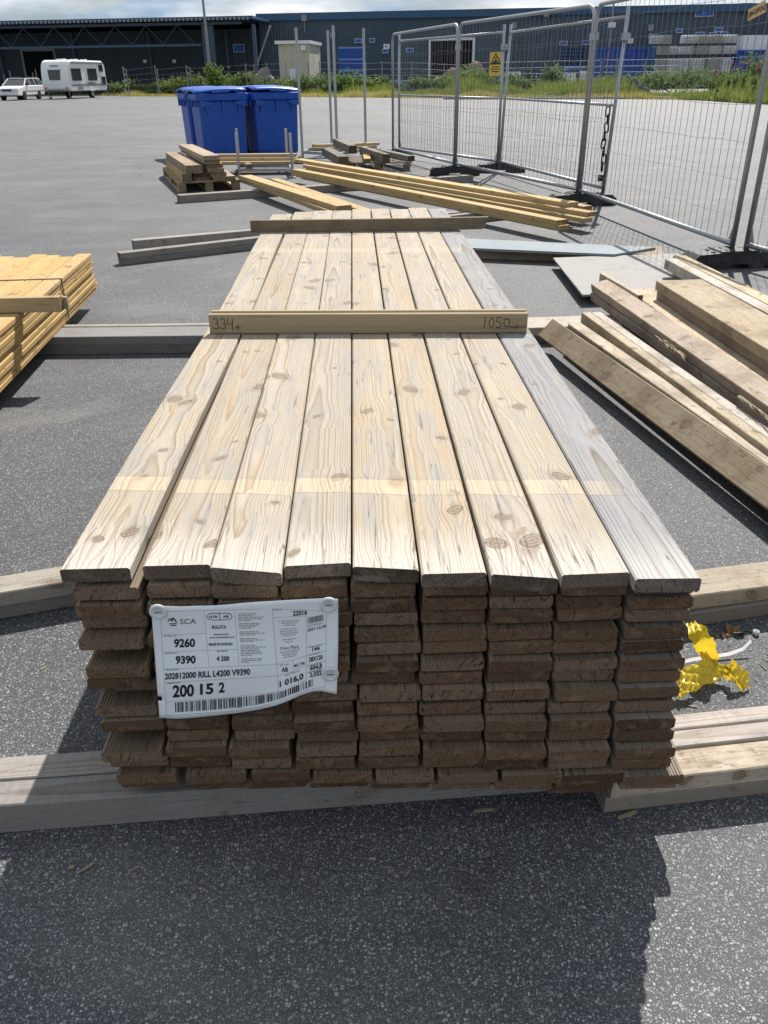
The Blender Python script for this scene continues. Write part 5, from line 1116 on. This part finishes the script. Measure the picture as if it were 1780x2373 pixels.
for s in (-1, 1):
    for (ya, yb) in ((-1.15, -.35), (-.02, .05), (.95, .95), (1.75, 1.62), (2.25, 2.02)):
        MB().tube([(s*(Wk-.035), ya, .965), (s*.665, yb, 1.41)], .04, 6).build('pillar', M['white'], cr2)
    MB().tube([(s*.6, 0, 1.49), (s*.6, 1.9, 1.49)], .02, 6).build('roof_rail', M['darktrim'], cr2); MB().box(s*(Wk+.06)-.09, s*(Wk+.06)+.09, -.72, -.6, .98, 1.10).build('mirror', M['darktrim'], cr2)
    for yy in (-1.45, 1.25):
        wl = MB().tube([(s*(Wk-.2), yy, .31), (s*(Wk+.01), yy, .31)], .31, 18).build('wheel', M['tyre'], cr2); MB().tube([(s*(Wk-.02), yy, .31), (s*(Wk+.02), yy, .31)], .2, 14).build('rim', M['darktrim'], wl)
    MB().box(s*.62-.2, s*.62+.2, -2.44, -2.35, .60, .73).build('headlight', M['lamp'], cr2)
    MB().box(s*(Wk+.004)-.006, s*(Wk+.004)+.006, -1.0, 2.2, .56, .62).build('side_moulding', M['greytrim'], cr2)
gr = MB().box(-.36, .36, -2.45, -2.38, .60, .74).build('grille', M['darktrim'], cr2); MB().box(-Wk, Wk, -2.47, -2.36, .36, .52).build('bumper', M['white'], cr2); MB().box(-.3, .3, -2.485, -2.47, .40, .50).build('number_plate', M['swhite'], cr2)

# ================================================================== VEGETATION
def leaves(n, cx, cy, cz, rx, ry, rz_, size, clumps=9):
    cl = rng.normal(size=(clumps, 3)); cl /= np.linalg.norm(cl, axis=1)[:, None]; cl *= rng.uniform(.2, .8, (clumps, 1)); cl[:, 2] = np.abs(cl[:, 2])*1.1-.25
    k = rng.integers(0, clumps, n); p = cl[k]+rng.normal(size=(n, 3))*rng.uniform(.12, .30, (clumps, 1))[k]; p[:, 2] = np.maximum(p[:, 2], -.6)
    P = np.array([cx, cy, cz])+p*np.array([rx, ry, rz_]); a = rng.normal(size=(n, 3)); a /= np.linalg.norm(a, axis=1)[:, None]; a[:, 2] += .25; bq = np.cross(a, rng.normal(size=(n, 3))); bq /= np.linalg.norm(bq, axis=1)[:, None]
    s = size*rng.uniform(.6, 1.35, (n, 1)); V = np.stack([P-a*s, P+bq*s*.38, P+a*s, P-bq*s*.38], 1).reshape(-1, 3); return V, [tuple(range(4*i, 4*i+4)) for i in range(n)]
def bush(px, Y, w_, h_, n, mat, label, grp='bushes on the verge'):
    p = D(px, 180, Y); e = empty('bush', (p.x, Y, 0)); tag(e, label, 'bush', grp)
    V, F = leaves(n, 0, 0, h_*.5, w_*.62, w_*.5, h_*.62, .16, 14); V[:, 2] = np.maximum(V[:, 2], .03)
    ob('foliage', mesh('foliage', V.tolist(), F, M[mat]), e)
    b = MB()
    for k in range(6):
        a = random.uniform(0, 6.28); b.tube([(0, 0, 0), (math.cos(a)*w_*.15, math.sin(a)*w_*.15, h_*.4), (math.cos(a)*w_*.28, math.sin(a)*w_*.28, h_*.85)], [.03, .02, .008], 4)
    b.build('stems', M['bark'], e)
bl = 'leafy green bush in the verge, %s along it counted from the caravan'
for bi_, (px, Y, w_, h_, n) in enumerate(sorted([(262, 77, 2.2, 1.8, 700), (300, 78, 2.4, 1.3, 600), (345, 77, 2.0, 1.5, 600), (395, 76, 3.0, 2.0, 900), (428, 76, 2.4, 2.1, 800), (505, 73, 3.2, 2.3, 1000), (530, 73, 2.2, 2.5, 800), (560, 74, 2.8, 1.9, 800), (590, 74, 2.6, 1.6, 700), (630, 72, 3.2, 1.7, 900),
        (680, 71, 3.0, 1.9, 900), (735, 70, 3.6, 2.0, 1100), (775, 70, 3.0, 1.8, 900), (840, 69, 2.6, 1.6, 700), (900, 68, 2.6, 1.5, 700), (950, 67, 3.0, 1.7, 800), (1130, 64, 2.6, 1.5, 800), (1100, 65, 2.2, 1.6, 700), (1380, 60, 2.6, 1.4, 700), (1555, 60, 4.2, 1.7, 1000), (1330, 62, 2.6, 1.4, 700)])):
    bush(px, Y+4, w_*1.05, h_*(.72 if px < 640 else .85), n, 'leaf' if px % 2 else 'leaf2', bl % ORD[bi_])
bush(464, 76, 2.0, 2.4, 900, 'leaf', 'tallest slender bush at the foot of the canopy lamp post')
bush(1190, 67, 2.4, 2.0, 800, 'leaf2', 'tall pointed bush between the warning sign and the white box'); bush(1012, 69, 4.6, 1.8, 1500, 'leaf', 'broad dense bush below the white framed doorway'); bush(1450, 62, 6.0, 1.5, 1500, 'leaf2', 'broad grey green bush below the blue container end')
bush(1640, 55, 3.2, 2.3, 1300, 'leaf2', 'large grey green bush beside the fence post with the tag')
def blades(n, xr, depth, hr, wd, dens=None):
    V = np.zeros((n, 3, 3)); x = rng.uniform(xr[0], xr[1], n); e0 = np.array([edge_y(q) for q in x]); u = rng.uniform(0, 1, n)**1.1; y = e0+depth[0]+(depth[1]-depth[0])*u
    h = rng.uniform(hr[0], hr[1], n)*(.65+.35*np.sin(x*.9)+.25*np.sin(x*2.3+1)).clip(.35, 1.3); a = rng.uniform(0, 6.28, n); ln_ = rng.uniform(0, .35, n)*h
    V[:, 0] = np.stack([x-np.cos(a)*wd/2, y-np.sin(a)*wd/2, np.full(n, .0)], 1); V[:, 1] = np.stack([x+np.cos(a)*wd/2, y+np.sin(a)*wd/2, np.full(n, .0)], 1); V[:, 2] = np.stack([x+np.cos(a+1)*ln_, y+np.sin(a+1)*ln_, h], 1)
    return V.reshape(-1, 3).tolist(), [(3*i, 3*i+1, 3*i+2) for i in range(n)]
xl = edge[2].x; xm = G(960, 212).x; xr_ = 36.
V, F = blades(16000, (xl, xm+4), (.1, 9.5), (.14, .50), .05); o = ob('dry_grass', mesh('dry_grass', V, F, M['drygrass'])); tag(o, 'dry yellowish grass along the edge of the asphalt', 'grass', kind='stuff')
V, F = blades(9000, (xm-6, G(1480, 215).x), (.2, 6), (.15, .45), .05); o = ob('dry_grass', mesh('dry_grass', V, F, M['drygrass'])); tag(o, 'dry yellowish grass behind the white planks at the yard edge', 'grass', kind='stuff')
V, F = blades(15000, (xl, xm), (6.5, 14), (.35, .95), .06); o = ob('weeds', mesh('weeds', V, F, M['grass'])); tag(o, 'green weeds between the dry grass and the warehouse', 'weeds', kind='stuff')
V, F = blades(26000, (xm, xr_), (4.0, 16), (.5, 1.25), .06); o = ob('tall_weeds', mesh('tall_weeds', V, F, M['grass'])); tag(o, 'tall green weeds behind the mesh fence', 'weeds', kind='stuff')
V, F = blades(9000, (G(1470, 215).x, xr_), (.0, 4.5), (.5, 1.15), .055); o = ob('edge_weeds', mesh('edge_weeds', V, F, M['grass'])); tag(o, 'dense tall weeds at the asphalt corner by the tagged fence panel', 'weeds', kind='stuff')
for k in range(10):
    px = random.choice([1540, 1555, 1572, 1590, 1605, 1625, 1640, 1652])+random.uniform(-6, 6); Y = edge_y(G(1600, 222).x)+random.uniform(1, 7); p = D(px, 175, Y); e = empty('flowering_weed', (p.x, Y, 0)); tag(e, 'tall pink flowering weed among the green weeds by the fence', 'flower', 'pink flowering weeds'); h_ = random.uniform(1.2, 1.7)
    MB().tube([(0, 0, 0), (.03, 0, h_)], .012, 4).build('stem', M['bark'], e); V, F = leaves(60, .03, 0, h_, .07, .07, .22, .045, 4); ob('flower_spike', mesh('flower_spike', V.tolist(), F, M['pink']), e); V, F = leaves(60, 0, 0, h_*.5, .16, .16, .5, .10, 5); ob('foliage', mesh('foliage', V.tolist(), F, M['leaf']), e)

# ================================================================== SMALL THINGS NEAR THE STACK
# crumpled yellow plastic
cY = crop(1500, 1280, 280*1659/999.)
def film_patch(b, quads, nu=18, nv=7, amp=.010, seed=0):
    """ribbon through rows of (left px, right px, height, height)"""
    rs_ = random.Random(seed); rows_ = [(G(*cY(*q[0]), q[2]), G(*cY(*q[1]), q[3])) for q in quads]; vv = []
    for i in range(nu+1):
        s = i/nu*(len(rows_)-1); k = min(int(s), len(rows_)-2); u = s-k; a = rows_[k][0].lerp(rows_[k+1][0], u); c = rows_[k][1].lerp(rows_[k+1][1], u)
        for j in range(nv+1):
            p = a.lerp(c, j/nv)+Vector((rs_.uniform(-1, 1), rs_.uniform(-1, 1), rs_.uniform(-.3, 1)))*amp*(.6 if 0 < j < nv else 1.); p.z = max(p.z+.012*math.sin(j*2.1+i*.9)*.5, .003); vv.append(p)
    b.add(vv, [(i*(nv+1)+j, i*(nv+1)+j+1, (i+1)*(nv+1)+j+1, (i+1)*(nv+1)+j) for i in range(nu) for j in range(nv)])
b = MB()
film_patch(b, [((325, 600), (400, 575), .10, .12), ((345, 680), (480, 625), .10, .13), ((375, 760), (530, 700), .08, .12), ((420, 830), (575, 790), .05, .09), ((470, 890), (595, 890), .02, .05)], 18, 8, .0025, 1)
film_patch(b, [((235, 1200), (245, 1000), .02, .05), ((300, 1195), (330, 950), .02, .06), ((400, 1140), (450, 900), .02, .06), ((500, 1090), (540, 880), .02, .05), ((610, 1050), (600, 930), .02, .04)], 24, 10, .0045, 2)
film_patch(b, [((560, 1000), (600, 925), .02, .04), ((640, 1030), (690, 950), .015, .05), ((720, 1080), (690, 900), .015, .07), ((800, 1150), (760, 930), .005, .06), ((840, 1120), (845, 1010), .005, .03)], 18, 8, .0045, 3)
film_patch(b, [((420, 830), (470, 820), .05, .06), ((470, 900), (530, 880), .03, .06), ((500, 960), (590, 900), .02, .04)], 10, 6, .004, 4)
o = b.build('plastic_wrap', M['film'], smooth=True); tag(o, 'crumpled yellow plastic wrap lying on the asphalt beside the stack', 'plastic wrap')
b = MB(); pts = [G(*cY(*q), z) for q, z in (((260, 915), .015), ((380, 885), .012), ((520, 865), .010), ((680, 840), .012), ((790, 800), .02), ((860, 730), .035))]
for i in range(len(pts)-1):
    d = Vector((0, .0045, .002)); b.add([pts[i]-d, pts[i+1]-d, pts[i+1]+d, pts[i]+d], [(0, 1, 2, 3)])
o = b.build('plastic_strap', M['button']); md = o.modifiers.new('t', 'SOLIDIFY'); md.thickness = .0012; tag(o, 'white plastic strap end beside the yellow wrap', 'strap')
lab = iter(['dead brown leaf by the dark bearer, largest', 'dead brown leaf by the dark bearer, curled', 'dead leaf near the frame of the dark bearer'])
for cx, cy, s in ((690, 640, .014), (755, 660, .016), (640, 690, .010)):
    p = G(*cY(cx, cy), .004); b = MB(); vv = [(s*1.3*math.cos(a)*(1+.25*math.sin(3*a)), s*math.sin(a), .006*math.sin(2*a)+.004) for a in [2*math.pi*k/10 for k in range(10)]]; b.add(vv+[(0, 0, .001)], [(k, (k+1) % 10, 10) for k in range(10)])
    o = b.build('dead_leaf', M['deadleaf'], loc=p, rot=(.2, .3, cx)); tag(o, next(lab), 'leaf')
p = G(*cY(895, 680), 0); bm = bmesh.new(); bmesh.ops.create_icosphere(bm, subdivisions=1, radius=.011); me = bpy.data.meshes.new('pebble'); bm.to_mesh(me); bm.free(); me.materials.append(M['pebble']); o = ob('pebble', me, loc=(p.x, p.y, .007)); tag(o, 'white pebble on the ground behind the yellow wrap', 'stone')
# wood splinters on the asphalt
def sliver(p, L_, wd, rz, nm='wood_splinter'):
    b = MB(); b.prism([(-L_/2, -wd/2, 0), (L_*.35, -wd*.6, 0), (L_/2, 0, 0), (L_*.3, wd*.5, 0), (-L_*.45, wd*.4, 0)], (0, 0, .003)); return b.build(nm, M['chip'], loc=(p.x, p.y, .002), rot=(0, random.uniform(-.05, .05), rz))
gS = 'splinters on the asphalt'
for px, py, L_, wd, rz, lb in [(1045, 1752, .045, .006, .1, 'flat wood splinter on the asphalt in the stack shadow'), (1355, 1762, .05, .008, .35, 'wide wood splinter at the end of the brown lower bearer'), (185, 1878, .035, .004, .7, 'thin pale splinter on shaded asphalt before the grey bearer'), (155, 1875, .012, .006, .2, 'small pale wood chip beside the thin splinter'), (292, 1878, .02, .002, .5, 'hair thin splinter on shaded asphalt'), (935, 1750, .03, .002, 1.2, 'thin curl of wood shaving under the stack front'), (880, 1888, .016, .003, .9, 'tiny pale chip in the middle of the shaded asphalt')]:
    o = sliver(G(px, py), L_, wd, rz); tag(o, lb, 'splinter', gS)
b = MB(); rs = random.Random(8)
for k in range(190):
    if k < 90: p = Vector((1.38+rs.gauss(.16, .14), .50+rs.gauss(0, .13), .0015))
    elif k < 150: u = rs.random(); p = Vector((1.52+.42*u+rs.gauss(-.06, .09), 2.9-1.6*u+rs.gauss(0, .1), .0015))
    else: p = Vector((rs.uniform(-.7, 1.4), rs.uniform(-.4, 1.2), .0015))
    L_ = rs.uniform(.006, .03); a = rs.uniform(0, 3.14); w_ = rs.uniform(.0008, .003); d = Vector((math.cos(a), math.sin(a), 0)); n_ = Vector((-d.y, d.x, 0))*w_
    b.add([p-d*L_/2-n_, p+d*L_/2-n_*.3, p+d*L_/2+n_*.3+Vector((0, 0, .002)), p-d*L_/2+n_+Vector((0, 0, .0015))], [(0, 1, 2, 3)])
o = b.build('wood_litter', M['chip']); tag(o, 'tiny wood chips and shavings scattered round the stack', 'wood litter', kind='stuff')
